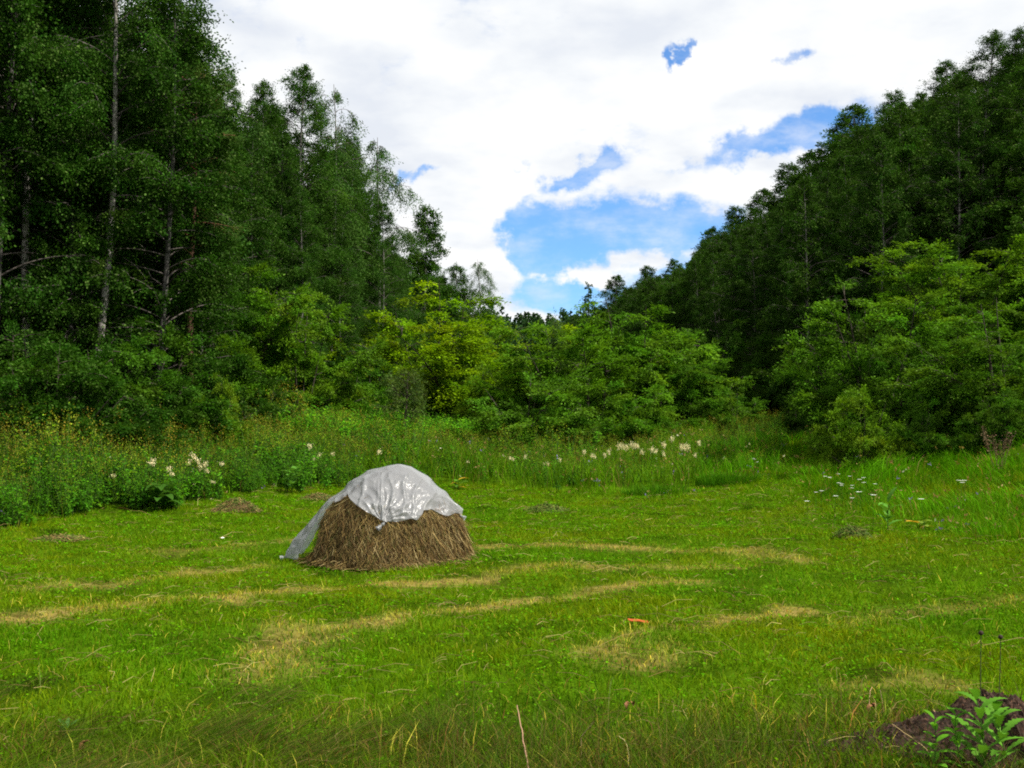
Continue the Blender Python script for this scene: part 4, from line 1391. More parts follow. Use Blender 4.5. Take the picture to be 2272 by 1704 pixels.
def sheet_mat():
    m = bpy.data.materials.new('plastic_film')
    m.use_nodes = True
    T = NT(m.node_tree)
    out = T.n('ShaderNodeOutputMaterial')
    tc = T.n('ShaderNodeTexCoord')
    nz = T.n('ShaderNodeTexNoise', i_Scale=7.0, i_Detail=2.0, i_Roughness=0.6)
    T.l(tc.outputs['Object'], nz.inputs['Vector'])
    n2 = T.n('ShaderNodeTexVoronoi', i_Scale=11.0, feature='DISTANCE_TO_EDGE')
    mp = T.n('ShaderNodeMapping')
    T.l(nz.outputs['Color'], mp.inputs['Location'])
    T.l(tc.outputs['Object'], mp.inputs[0])
    T.l(mp.outputs[0], n2.inputs['Vector'])
    hgt = T.math('ADD', T.math('MULTIPLY', nz.outputs[0], 0.7), T.math('MULTIPLY', n2.outputs['Distance'], 0.8))
    bp = T.n('ShaderNodeBump', i_Strength=0.32, i_Distance=0.02)
    T.l(hgt, bp.inputs['Height'])
    bs = T.n('ShaderNodeBsdfPrincipled')
    bs.inputs['Base Color'].default_value = (0.33, 0.34, 0.355, 1)
    bs.inputs['Roughness'].default_value = 0.30
    bs.inputs['Specular IOR Level'].default_value = 0.9
    T.l(bp.outputs[0], bs.inputs['Normal'])
    tl = T.n('ShaderNodeBsdfTranslucent')
    tl.inputs[0].default_value = (0.72, 0.76, 0.77, 1)
    m1 = T.n('ShaderNodeMixShader', i_0=0.40)
    T.l(bs.outputs[0], m1.inputs[1]); T.l(tl.outputs[0], m1.inputs[2])
    tp = T.n('ShaderNodeBsdfTransparent')
    m2 = T.n('ShaderNodeMixShader', i_0=0.16)
    T.l(m1.outputs[0], m2.inputs[1]); T.l(tp.outputs[0], m2.inputs[2])
    T.l(m2.outputs[0], out.inputs[0])
    return m


def make_sheet():
    r = np.random.default_rng(22)
    mat = sheet_mat()
    deg = np.radians
    nt, ns = 900, 110
    th = np.linspace(-np.pi, np.pi, nt, endpoint=False)
    ez = np.interp(np.degrees(th), [a for a, b in ED], [b for a, b in ED])
    ez = ez + 0.006 * np.sin(th * 9 + 2 * np.sin(th * 5))
    ez = np.clip(ez, 0.004, 1)
    s = np.linspace(0, 1, ns)
    zfull = np.interp(s, [0, 0.12, 0.3, 0.55, 1.0], [1.0, 0.985, 0.9, 0.66, 0.0])     # roughly even along the curve, to the ground
    # each meridian runs from the top to its own edge
    zn = 1 - (1 - zfull)[:, None] * (1 - ez)[None]
    TH = np.broadcast_to(th[None], zn.shape)
    base = hay_r(TH, zn) + 0.024
    tent = HR * np.interp(zn, [0, .1, .245, .4, .58, .68, .8, .93, 1.0], [1.36, 1.31, 1.21, 1.05, .88, .715, .56, .40, 0.02])
    da = np.abs(np.angle(np.exp(1j * (TH - np.pi))))
    wd = np.interp(zn, [0, 0.3, 0.7, 1], [deg(22), deg(27), deg(38), deg(60)])
    wt = np.clip(1 - da / wd, 0, 1) ** 0.8
    R = np.maximum(base, base * (1 - wt) + tent * wt)
    # pleats drawn together at the tied corners
    P = np.stack([0.095 * HR * zn + R * np.cos(TH), R * np.sin(TH), HZ * zn + 0.006], -1)
    K1 = P[-1, int(np.argmin(np.abs(th - deg(-92))))]
    K2 = P[-1, int(np.argmin(np.abs(th - deg(-5))))]
    K3 = P[-1, int(np.argmin(np.abs(th - deg(-180))))]
    nrm = np.stack([np.cos(TH), np.sin(TH), 0.55 + 0 * TH], -1)
    nrm = unit(nrm)
    fold = np.zeros(zn.shape)
    for Kp, nf, am, rg in ((K1, 11, 0.030, 0.55), (K2, 9, 0.026, 0.45), (K3, 8, 0.022, 0.6)):
        d = P - Kp
        dist = np.linalg.norm(d, axis=-1)
        lat = d[..., 0] if Kp is not K2 else d[..., 1]
        ang = np.arctan2(lat, d[..., 2] + 1e-6)
        tri = np.abs(((ang * nf / np.pi + 0.25 * np.sin(dist * 14)) % 1) - 0.5) * 2
        fold += am * (tri ** 1.5) * np.exp(-dist / rg) * np.clip(dist / 0.10, 0, 1)
    # one strong ridge running up from the front corner
    x, z = P[..., 0], P[..., 2]
    u = np.clip((z - K1[2]) / (HZ * 0.93 - K1[2]), 0, 1)
    xr = K1[0] - 0.085 * u
    front = np.clip(-np.sin(TH), 0, 1)
    fold += 0.040 * np.exp(-((x - xr) / 0.016) ** 2) * front * (1 - u) ** 0.6 * (z > K1[2])
    for (ox, sl_, am) in ((0.12, 0.10, 0.022), (0.22, 0.02, 0.026), (0.30, -0.06, 0.022), (0.42, -0.2, 0.02), (-0.13, -0.06, 0.016), (-0.26, 0.03, 0.018), (-0.4, 0.16, 0.014)):
        xr2 = K1[0] + ox - sl_ * u + 0.02 * np.sin(u * 9 + ox * 20)
        fold += am * np.exp(-((x - xr2) / 0.022) ** 2) * front * np.sin(np.clip(u, 0, 1) * np.pi) ** 0.5
    cr = np.zeros(zn.shape)
    for k in range(16):
        dv = rnd_unit(r, 1)[0] * np.exp(r.uniform(np.log(5), np.log(16)))
        cr += (1 - np.abs(np.sin(P @ dv + r.uniform(0, 6)))) ** 2 * (9 / np.linalg.norm(dv)) ** 0.7
    low = 1 - np.clip((zn - 0.86) / 0.12, 0, 1)
    fold += 0.0085 * cr * (0.25 + 0.75 * low)
    # the hem lifts and curls a little
    hem = np.clip((s[:, None] - 0.93) / 0.07, 0, 1) * (ez[None] > 0.2)
    fold += 0.014 * hem * (0.5 + 0.5 * np.sin(TH * 7 + 2 * np.sin(TH * 4 + 1)))
    P = P + nrm * fold[..., None]
    P[..., 2] = np.maximum(P[..., 2], 0.02)
    P = P + HC
    i = np.arange(ns - 1)[:, None]; j = np.arange(nt)[None]
    q = np.stack([i * nt + j, (i + 1) * nt + j, (i + 1) * nt + (j + 1) % nt, i * nt + (j + 1) % nt], -1).reshape(-1, 4)
    g = Geo()
    g.add(P.reshape(-1, 3), q=q)
    sh = link('plastic_sheet', g.mesh('plastic_sheet', mat, True))
    tag(sh, 'crumpled grey-white plastic sheet draped over the haystack with knotted corners', 'sheet')

    def knot(K, d1, sz):
        kg = Geo()
        a = np.linspace(0, 2 * np.pi, 14, endpoint=False)
        t = np.linspace(0, 1, 14)
        prof = np.interp(t, [0, .12, .3, .42, .5, .6, .8, 1.0], [.25, .6, 1.0, .55, .45, .7, 1.25, 1.5]) * 0.028 * sz
        d1 = unit(np.array(d1, float))
        A = unit(np.cross(d1, np.array([0.3, 0.2, 1.0])))
        B = np.cross(d1, A)
        c = np.array(K) + d1[None] * (t * 0.12 * sz - 0.02)[:, None]
        rr = prof[:, None] * (1 + 0.28 * np.sin(a[None] * 3 + t[:, None] * 9) + 0.2 * np.sin(a[None] * 5 - t[:, None] * 14))
        rr[10:] *= np.array([1, 0.55])[(np.arange(14) % 2)][None]
        V = c[:, None] + rr[..., None] * (np.cos(a)[None, :, None] * A + np.sin(a)[None, :, None] * B * 0.75)
        i = np.arange(13)[:, None]; j = np.arange(14)[None]
        q = np.stack([i * 14 + j, i * 14 + (j + 1) % 14, (i + 1) * 14 + (j + 1) % 14, (i + 1) * 14 + j], -1).reshape(-1, 4)
        kg.add(V.reshape(-1, 3), q=q)
        link('knot', kg.mesh('knot', mat, True), sh)

    knot(HC + K1 + np.array([0, -0.03, 0.0]), (-0.6, -0.45, -0.55), 1.0)
    knot(HC + K2 + np.array([0.015, 0, 0.0]), (0.85, -0.3, -0.45), 0.8)
    knot(HC + K3 + np.array([-0.01, 0, 0.02]), (-0.9, -0.2, -0.15), 0.9)


make_haystack()
make_sheet()
# ------------------------------------------------------------------ single plants and things in the meadow
def at_height(px, py, hh, lo=3.0, hi=60.0):
    """the spot whose ground lies hh below this line of sight"""
    d = ray(px, py)
    ys = np.linspace(lo, hi, 1500)
    P = np.array([0, 0, EYE]) + (ys / d[1])[:, None] * d
    f = P[:, 2] - H(P[:, 0], P[:, 1])
    i = int(np.argmax(f < hh)) if (f < hh).any() else int(np.argmin(f))
    p = P[i].copy()
    p[2] = H(p[0], p[1])
    return p


def strip_leaf(g, base, az, L, W, rise, droop, col, jag=0.0, fold=0.25, tipw=0.05, seg=9, r=None):
    t = np.linspace(0, 1, seg + 1)
    e = rise - droop * t
    dx = np.cumsum(np.concatenate([[0], np.cos(e[1:])])) / seg * L
    dz = np.cumsum(np.concatenate([[0], np.sin(e[1:])])) / seg * L
    c = np.asarray(base)[None] + np.stack([np.cos(az) * dx, np.sin(az) * dx, dz], 1)
    w = W * 0.5 * np.maximum(np.sin(np.pi * np.clip(t * 0.92 + 0.06, 0, 1)) ** 0.8, tipw)
    if jag:
        w = w * (1 + jag * np.where(np.arange(seg + 1) % 2 == 0, 1, -1))
    s = np.array([-math.sin(az), math.cos(az), 0])
    up = np.array([0, 0, 1.0])
    a = c + s * w[:, None] + up * (w * fold)[:, None]
    b = c - s * w[:, None] + up * (w * fold)[:, None]
    v = np.concatenate([a, c, b])
    n = seg + 1
    i = np.arange(seg)
    q = np.concatenate([np.stack([i, i + 1, n + i + 1, n + i], 1), np.stack([n + i, n + i + 1, 2 * n + i + 1, 2 * n + i], 1)])
    g.add(v, q=q, qc=col)


def flower_proto(seed, h=0.95):
    r = np.random.default_rng(seed)
    st, fl = Geo(), Geo()
    for k in range(1):
        a = r.uniform(0, 6.28)
        t = np.linspace(0, 1, 5)
        hh = h * (1 - 0.10 * k)
        P = np.stack([np.cos(a) * 0.10 * k * t ** 1.5, np.sin(a) * 0.10 * k * t ** 1.5, hh * t], 1)
        tubes(st, P[None], np.linspace(0.006, 0.003, 5)[None], 4, (0.06, 0.11, 0.02))
        for m in range(7):
            u = 0.25 + 0.65 * m / 7
            b = np.array([np.interp(u, t, P[:, i]) for i in range(3)])
            strip_leaf(st, b, m * 2.4, 0.16 * (1.1 - 0.6 * u), 0.07, 0.5, 1.0, (0.040, 0.13, 0.010), seg=4)
        n = 95
        q = P[-1] + r.normal(0, 1, (n, 3)) * np.array([0.042, 0.042, 0.036]) * (1 - 0.25 * k)
        c = vary(r, (0.78, 0.68, 0.40), n, 0.12, 0.06)
        leaves(fl, q, rnd_unit(r, n) + np.array([0, 0, 0.5]), rnd_unit(r, n), 0.028, 0.022, c)
    return st, fl


FL = [flower_proto(400 + i) for i in range(3)]
FLM = [(a.mesh('stem', M_weed), b.mesh('flower_head', M_flower)) for a, b in FL]
fl_first = {}


def flower(i, px, py, label, group, m=9.0, wide=1.0):
    """a plant rooted among the weeds, as tall as it takes for its head to be seen at (px, py)"""
    d = ray(px, py)
    ys = np.linspace(10, 45, 1400)
    P = np.array([0, 0, EYE]) + (ys / d[1])[:, None] * d
    hh = P[:, 2] - H(P[:, 0], P[:, 1])
    ok = (meadow_depth(P[:, 0], P[:, 1]) > m) & (hh < 1.05)
    k = int(np.argmax(ok)) if ok.any() else int(np.argmin(np.abs(hh - 0.9)))
    p = P[k].copy()
    p[2] -= max(hh[k], 0.25)
    s = max(hh[k], 0.25) / 0.95
    k = i % 3
    if k not in fl_first:
        o = empty('meadowsweet_plant', tuple(p), i * 1.7)
        link('stem', FLM[k][0], o); link('flower_head', FLM[k][1], o)
        fl_first[k] = o
        o['category'] = 'flower'
        o.scale = (wide * max(s, 0.7), wide * max(s, 0.7), s)
    else:
        o = copy_thing(fl_first[k], tuple(p), i * 1.7, (wide * max(s, 0.7), wide * max(s, 0.7), s))
    o['label'] = label
    o['group'] = group


G1 = 'cream meadowsweet left of the haystack'
G2 = 'cream meadowsweet before the middle bushes'
G3 = 'cream meadowsweet scattered behind the haystack'
LA = 'cream meadowsweet plume in the thick flower patch left of the haystack'
LB = 'cream meadowsweet plume in the row before the middle bushes'
FLW = [(194, 457, LA, G1), (198, 461, LA, G1), (205, 464, LA, G1), (207, 471, LA, G1), (201, 467, LA, G1), (189, 463, LA, G1), (169, 469, LA, G1), (172, 474, LA, G1),
       (176, 486, 'leftmost of three white plumes in a row below the thick flower patch', G1), (185, 485, 'middle of three white plumes in a row below the thick flower patch', G1),
       (193, 484, 'rightmost of three white plumes in a row below the thick flower patch', G1),
       (222, 464, 'single cream plume a little right of the thick flower patch', G1), (113, 476, 'lone pinkish cream plume far left among the rusty weeds', G1),
       (183, 503, 'low cream plume at the foot of the weeds beside the burdock', G1), (192, 512, 'lowest cream plume touching the mown edge left of the haystack', G1),
       (213, 482, LA, G1), (211, 499, 'cream plume above the small brown hay heap', G1), (152, 462, LA, G1),
       (275, 485, 'white plume beside the pale hogweed leaves left of the haystack', G1),
       (310, 446, 'tallest cream plume behind the haystack', G3), (319, 455, 'cream plume just right under the tallest one behind the haystack', G3),
       (333, 454, 'cream plume on the right of the small group behind the haystack', G3), (314, 459, 'lowest cream plume of the small group behind the haystack', G3),
       (468, 462, 'small cream plume right of the sheet top', G3), (379, 452, 'cream plume straight behind the top of the haystack', G3)]
for px, py in [(510, 452), (513, 455), (525, 455), (544, 455), (548, 457), (560, 455), (584, 449), (592, 446), (595, 449), (609, 446), (619, 442), (623, 445), (627, 438),
               (631, 438), (634, 441), (637, 443), (642, 442), (652, 442), (656, 445), (664, 441), (672, 437), (681, 438), (685, 441), (688, 442), (699, 440), (695, 445), (664, 446), (605, 449)]:
    FLW.append((px, py, LB, G2))
for i, (px, py, lb, gr) in enumerate(FLW):
    flower(i, px, py + (2 + (i * 7) % 9 if gr == G2 else 0), lb, gr, wide=(0.62 if gr == G2 else 0.85))


def daisies():
    r = np.random.default_rng(55)
    first = None
    spots = [(824, 479), (828, 477), (831, 478), (837, 485), (840, 484), (843, 484), (852, 486), (854, 484), (862, 479), (861, 483), (866, 483), (876, 482), (815, 492), (822, 492),
             (808, 501), (848, 476), (840, 474), (956, 480), (961, 480), (960, 484), (964, 483), (752, 460), (755, 460), (756, 464), (856, 490), (860, 494), (854, 497), (873, 499), (924, 503), (834, 498)]
    for i, (px, py) in enumerate(spots):
        p = at_height(px, py, 0.42)
        if first is None:
            o = empty('daisy', tuple(p))
            st = Geo()
            t = np.linspace(0, 1, 4)
            tubes(st, np.stack([0.03 * t, 0.02 * t * t, 0.42 * t], 1)[None], np.full((1, 4), 0.0025), 3, (0.05, 0.12, 0.02))
            for m in range(5):
                strip_leaf(st, (0.03 * m / 6, 0, 0.06 * m), m * 2.4, 0.06, 0.018, 0.6, 0.6, (0.05, 0.13, 0.01), seg=3)
            fl = Geo()
            k = 16
            a = np.arange(k) / k * 2 * np.pi
            ax = np.stack([np.cos(a), np.sin(a), 0.15 + 0 * a], 1)
            leaves(fl, np.tile([[0.03, 0.02, 0.42]], (k, 1)) + ax * 0.006, ax, np.tile([[0, 0, 1.0]], (k, 1)), 0.042, 0.016, (0.85, 0.85, 0.82))
            a2 = np.arange(8) / 8 * 2 * np.pi
            leaves(fl, np.tile([[0.03, 0.02, 0.426]], (8, 1)), np.stack([np.cos(a2), np.sin(a2), 0 * a2], 1), np.tile([[0, 0, 1.0]], (8, 1)), 0.013, 0.011, (0.65, 0.42, 0.03))
            link('stem', st.mesh('stem', M_weed), o); link('flower_head', fl.mesh('flower_head', M_flower), o)
            o['category'] = 'flower'
            first = o
        else:
            o = copy_thing(first, tuple(p), r.uniform(0, 6.28))
        s = r.uniform(0.9, 1.15)
        o.scale = (s, s, s)
        if 950 < px < 970:
            o['label'] = 'white daisy in the small group of four near the right edge'
        elif px < 770:
            o['label'] = 'white daisy in the little cluster before the dark gap'
        elif px == 924:
            o['label'] = 'single white daisy alone on the right bank'
        elif py > 489:
            o['label'] = 'white daisy low down on the near side of the right bank clump'
        else:
            o['label'] = 'white daisy in the main clump of daisies on the right bank'
        o['group'] = 'white daisies on the right bank'


daisies()


def heap(name, px, py, wpx, hpx, pal, label, cat, n=700, sl=(0.06, 0.18), seed=1):
    r = np.random.default_rng(seed)
    c = ground_at(px, py)
    k = c[1] / FPX
    rx, hz = wpx * k / 2, hpx * k
    ry = rx * 0.75
    g = Geo()
    nt, nz = 24, 7
    a = np.linspace(0, 2 * np.pi, nt, endpoint=False)
    s = np.linspace(0, 1, nz)
    A, Sg = np.meshgrid(a, s)
    f = (1 + 0.12 * np.sin(3 * A + seed) + 0.08 * np.sin(7 * A))
    V = np.stack([rx * (1 - Sg ** 1.6) * np.cos(A) * f, ry * (1 - Sg ** 1.6) * np.sin(A) * f, hz * 0.9 * Sg - 0.02], -1)
    i = np.arange(nz - 1)[:, None]; j = np.arange(nt)[None]
    q = np.stack([i * nt + j, i * nt + (j + 1) % nt, (i + 1) * nt + (j + 1) % nt, (i + 1) * nt + j], -1).reshape(-1, 4)
    g.add(V.reshape(-1, 3), q=q, qc=np.array(pal[0]) * 0.8)
    th = r.uniform(0, 6.28, n); ss = r.uniform(0, 0.95, n)
    p = np.stack([rx * (1 - ss ** 1.6) * np.cos(th), ry * (1 - ss ** 1.6) * np.sin(th), hz * ss + 0.01], 1)
    d = unit(np.stack([np.cos(th + r.normal(0, 1.2, n)), np.sin(th + r.normal(0, 1.2, n)), r.normal(-0.15, 0.35, n)], 1))
    L = r.uniform(*sl, n)[:, None]
    P = np.stack([p - d * L * 0.5, p + np.array([0, 0, 0.015]), p + d * L * 0.5], 1)
    P[..., 2] = np.maximum(P[..., 2], 0.015)
    pal = np.array(pal)
    tubes(g, P, np.full((n, 3), 0.0022 + 0.00012 * c[1]), 3, pal[r.integers(len(pal), size=n)] * np.exp(r.normal(0, 0.25, (n, 1))))
    o = link(name, g.mesh(name, M_straw), None, tuple(c))
    tag(o, label, cat)


P_BRN = [(0.10, 0.065, 0.022), (0.16, 0.110, 0.032), (0.22, 0.17, 0.05), (0.08, 0.12, 0.012), (0.06, 0.11, 0.01)]
P_GRN = [(0.05, 0.10, 0.006), (0.08, 0.14, 0.008), (0.12, 0.11, 0.025), (0.10, 0.16, 0.01)]
heap('hay_heap', 236, 512, 46, 13, P_BRN, 'small brown heap of raked hay at the weed edge left of the haystack', 'hay heap', seed=2)
heap('hay_heap', 318, 500, 34, 6, P_BRN, 'flat reddish wisp of hay just behind the left side of the haystack', 'hay heap', n=400, seed=3)
heap('hay_heap', 546, 512, 42, 7, P_GRN, 'flat greenish dark heap of cut grass right of the haystack', 'hay heap', n=600, seed=4)
heap('hay_heap', 852, 538, 34, 10, P_GRN, 'dark clump of matted hay on the slope of the right bank', 'hay heap', n=500, seed=5)
heap('hay_heap', 60, 541, 56, 4, P_BRN, 'thin reddish-brown spread of hay in front of the far left weeds', 'hay heap', n=500, seed=6)


def tussock(px, py, wpx, h, label, seed):
    r = np.random.default_rng(seed)
    c = ground_at(px, py)
    rx = wpx * c[1] / FPX / 2
    n = 1100
    a = r.uniform(0, 6.28, n); rr = rx * np.sqrt(r.uniform(0, 1, n))
    p = np.stack([rr * np.cos(a), 0.6 * rr * np.sin(a), -0.03 + 0 * a], 1)
    hh = h * r.uniform(0.6, 1.1, n) * (1 - 0.35 * (rr / rx) ** 2)
    g = Geo()
    blades(g, p, hh, r.uniform(0.007, 0.013, n), hh * r.uniform(0.2, 0.9, n), a + r.normal(0, 0.8, n), vary(r, (0.046, 0.145, 0.004), n, 0.25), bend=0.3)
    tag(link('grass_tussock', g.mesh('grass_tussock', M_grass), None, tuple(c)), label, 'grass tussock')


tussock(727, 484, 62, 0.42, 'dark rounded grass tussock before the low bushes right of the middle', 61)
tussock(658, 497, 70, 0.40, 'long ragged grass tussock at the mown edge in the middle', 62)
#tussock(818, 508, 48, 0.34, 'dark grass tussock under the daisies on the right bank', 63)


# burdock, hogweed and other single leafy plants
def rosette(name, px, py, n, L, W, rise, droop, col, label, cat, seed, stemh=0.0, jag=0.0, tint2=None, by_foot=True):
    r = np.random.default_rng(seed)
    c = ground_at(px, py)
    o = empty(name, tuple(c))
    tag(o, label, cat)
    if stemh:
        g = Geo()
        t = np.linspace(0, 1, 5)
        tubes(g, np.stack([0.05 * stemh * t * t, 0.03 * stemh * np.sin(3 * t), stemh * t - 0.02], 1)[None], np.linspace(0.008, 0.004, 5)[None], 5, (0.06, 0.10, 0.025))
        link('stem', g.mesh('stem', M_weed, True), o)
    g = Geo()
    for k in range(n):
        z = stemh * (0.2 + 0.8 * k / max(n - 1, 1)) if stemh else 0.02
        cc = np.array(col) * math.exp(r.normal(0, 0.15))
        if tint2 is not None and k % 4 == 0:
            cc = np.array(tint2)
        strip_leaf(g, (0.05 * stemh * (z / max(stemh, 1)) ** 2, 0, z), k * 2.4 + r.normal(0, 0.3), L * r.uniform(0.75, 1.2), W * r.uniform(0.8, 1.2),
                   rise + r.normal(0, 0.15), droop + r.normal(0, 0.2), cc, jag=jag)
    link('foliage', g.mesh('foliage', M_weed, True), o)


rosette('burdock_plant', 160, 512, 13, 0.42, 0.20, 1.0, 1.7, (0.040, 0.115, 0.012), 'dark burdock with big drooping leaves at the weed edge left of the haystack', 'plant', 71, stemh=0.45)
rosette('hogweed_plant', 292, 494, 12, 0.34, 0.13, 0.8, 1.0, (0.09, 0.23, 0.03), 'hogweed with pale bluish jagged leaves just left of the haystack', 'plant', 72, stemh=0.55, jag=0.3)
rosette('hogweed_plant', 458, 490, 9, 0.26, 0.11, 0.6, 0.9, (0.085, 0.20, 0.02), 'low plant with a yellowing orange leaf right of the sheet top', 'plant', 73, stemh=0.25, jag=0.25, tint2=(0.55, 0.34, 0.04))
rosette('hogweed_plant', 888, 532, 9, 0.24, 0.09, 0.9, 0.9, (0.095, 0.25, 0.03), 'pale-leaved upright plant on the right bank', 'plant', 74, stemh=0.42, jag=0.2)
rosette('hogweed_plant', 920, 530, 6, 0.22, 0.10, 0.3, 0.5, (0.16, 0.25, 0.03), 'low plant with a curled yellow and red leaf on the right bank', 'plant', 75, stemh=0.12, tint2=(0.50, 0.30, 0.03))
rosette('broadleaf_sprig', 66, 738, 8, 0.085, 0.028, 1.1, 0.5, (0.085, 0.20, 0.045), 'pale green broad-leaved sprig in the grass at the lower left', 'plant', 76, stemh=0.05)
rosette('broadleaf_sprig', 540, 764, 6, 0.06, 0.026, 0.9, 0.6, (0.075, 0.20, 0.02), 'small bright leaf rosette beside the foot of the tall pinkish stalk', 'plant', 77)
rosette('broadleaf_sprig', 602, 764, 6, 0.06, 0.026, 0.8, 0.6, (0.06, 0.19, 0.02), 'small green leaf rosette at the bottom edge right of the pinkish stalk', 'plant', 78)


# dry stalks in the foreground
def stalk(px0, py0, pts, rad, col, label, seed, name='dry_stalk'):
    """a stalk rising from the ground at (px0, py0) through points seen at pts, all at its own distance"""
    c = ground_at(px0, py0)
    P = [np.array([0, 0, -0.03])]
    for k, (px, py) in enumerate(pts):
        P.append(at(px, py, c[1] + 0.02 * (k + 1) * (1 if seed % 2 else -1)) - c)
    P = np.array(P)
    t = np.linspace(0, len(P) - 1, 4 * len(P))
    P = np.stack([np.interp(t, np.arange(len(P)), P[:, i]) for i in range(3)], 1)
    r = np.random.default_rng(seed)
    P[1:-1] += r.normal(0, 0.0012, P[1:-1].shape)
    g = Geo()
    tubes(g, P[None], np.linspace(rad, rad * 0.55, len(P))[None], 6, col)
    o = link(name, g.mesh(name, M_straw, True), None, tuple(c))
    tag(o, label, 'stalk')
    return c, P


stalk(531, 782, [(528, 766), (523, 738), (520, 722), (517, 705)], 0.0048, (0.46, 0.27, 0.17), 'tall pinkish dry stalk standing at the bottom middle of the meadow', 1)
stalk(582, 766, [(581, 737), (588, 729), (594, 722)], 0.0028, (0.36, 0.27, 0.13), 'dry stalk with a sharp bend right of the tall pinkish stalk', 2)
stalk(629, 774, [(628, 750), (625, 741), (619, 736)], 0.0028, (0.40, 0.33, 0.14), 'straw-coloured stalk hooked over at its top near the bottom edge', 3)
stalk(608, 714, [(609, 695), (611, 680), (614, 677)], 0.0022, (0.30, 0.34, 0.10), 'thin greenish stalk in the grass above the bent ones', 4)
stalk(465, 762, [(464, 745), (465, 729)], 0.0025, (0.30, 0.30, 0.09), 'thin upright stalk left of the tall pinkish stalk', 5)
stalk(41, 696, [(40, 680), (39, 662)], 0.0022, (0.22, 0.28, 0.06), 'thin green stalk near the left edge of the mown grass', 6)
stalk(872, 714, [(869, 704), (870, 692), (872, 687)], 0.0036, (0.44, 0.28, 0.14), 'curved tan stalk left of the soil mound', 7)
stalk(884, 712, [(882, 700), (880, 690)], 0.0030, (0.46, 0.33, 0.19), 'short pale stalk right beside the curved tan one', 8)
stalk(946, 768, [(925, 748), (905, 733), (892, 724)], 0.0026, (0.42, 0.30, 0.13), 'long straw leaning up to the left in front of the soil mound', 9)


# two dark seed-head stalks, leafy weeds and the soil mound at the lower right
def seed_stalk(px0, py0, pxt, pyt, label, seed):
    c = ground_at(px0, py0)
    tip = at(pxt, pyt, c[1]) - c
    t = np.linspace(0, 1, 10)
    P = tip[None] * t[:, None] + np.stack([0.012 * np.sin(t * 5 + seed), 0 * t, 0 * t], 1) * (1 - t)[:, None]
    P[0, 2] = -0.03
    o = empty('knapweed_stalk', tuple(c))
    tag(o, label, 'stalk')
    g = Geo()
    tubes(g, P[None], np.linspace(0.0035, 0.0018, 10)[None], 5, (0.055, 0.060, 0.022))
    link('stem', g.mesh('stem', M_straw, True), o)
    g = Geo()
    n = 12
    a = np.linspace(0, 2 * np.pi, n, endpoint=False)
    zz = np.linspace(-1, 1, 8)
    rr = 0.0105 * np.sqrt(np.clip(1 - zz ** 2, 0.02, 1))
    V = tip + np.stack([rr[:, None] * np.cos(a) * (1 + 0.2 * np.cos(a * 4)), rr[:, None] * np.sin(a), (0.012 * zz)[:, None] + 0 * a], -1)
    i = np.arange(7)[:, None]; j = np.arange(n)[None]
    q = np.stack([i * n + j, i * n + (j + 1) % n, (i + 1) * n + (j + 1) % n, (i + 1) * n + j], -1).reshape(-1, 4)
    g.add(V.reshape(-1, 3), q=q, qc=(0.035, 0.022, 0.016))
    b = np.arange(9) * 0.7
    leaves(g, np.tile(tip + np.array([0, 0, -0.008]), (9, 1)), np.stack([np.cos(b), np.sin(b), 0.35 + 0 * b], 1), np.tile([[0, 0, 1.0]], (9, 1)), 0.02, 0.006, (0.05, 0.045, 0.02))
    link('seed_head', g.mesh('seed_head', M_straw), o)


seed_stalk(982, 768, 981, 633, 'left one of two tall thin stalks with a dark seed head', 1)
seed_stalk(1000, 764, 1000.5, 637, 'right one of two tall thin stalks with a dark seed head', 2)


def leafy_weed(px, py, top, label, seed, broad=True):
    r = np.random.default_rng(seed)
    c = ground_at(px, py)
    h = (at(px, top, c[1]) - c)[2]
    o = empty('leafy_weed', tuple(c))
    tag(o, label, 'weed')
    g = Geo()
    t = np.linspace(0, 1, 6)
    P = np.stack([0.02 * np.sin(t * 3 + seed), 0.02 * t, h * t - 0.02 * (t == 0)], 1)
    tubes(g, P[None], np.linspace(0.004, 0.002, 6)[None], 5, (0.07, 0.14, 0.03))
    link('stem', g.mesh('stem', M_weed, True), o)
    g = Geo()
    n = 15 if broad else 12
    for k in range(n):
        u = 0.1 + 0.9 * k / (n - 1)
        b = [np.interp(u, t, P[:, i]) for i in range(3)]
        cc = np.array((0.095, 0.270, 0.014)) * math.exp(r.normal(0, 0.18))
        if broad:
            strip_leaf(g, b, k * 2.4 + r.normal(0, 0.3), (0.105 - 0.05 * u) * r.uniform(0.8, 1.2), 0.052 - 0.024 * u, 0.5 + 0.4 * u, 0.7, cc, seg=8)
        else:
            strip_leaf(g, b, k * 2.1 + r.normal(0, 0.3), (0.29 - 0.15 * u) * r.uniform(0.8, 1.15), 0.046, 0.75 + 0.3 * u, 0.9 + r.normal(0, 0.2), cc * np.array([0.9, 0.85, 1.4]), jag=0.22, seg=15)
    link('foliage', g.mesh('foliage', M_weed, True), o)


leafy_weed(934, 780, 720, 'leafy weed with rounded bright leaves in front of the soil mound', 81)
leafy_weed(981, 780, 700, 'thistle-like weed with long toothed leaves at the foot of the seed-head stalks', 82, False)
leafy_weed(1003, 776, 712, 'toothed-leaf weed at the lower right in front of the dark soil', 83, False)
leafy_weed(962, 778, 716, 'young green weed between the round-leaved and the thistle-like weeds', 84)


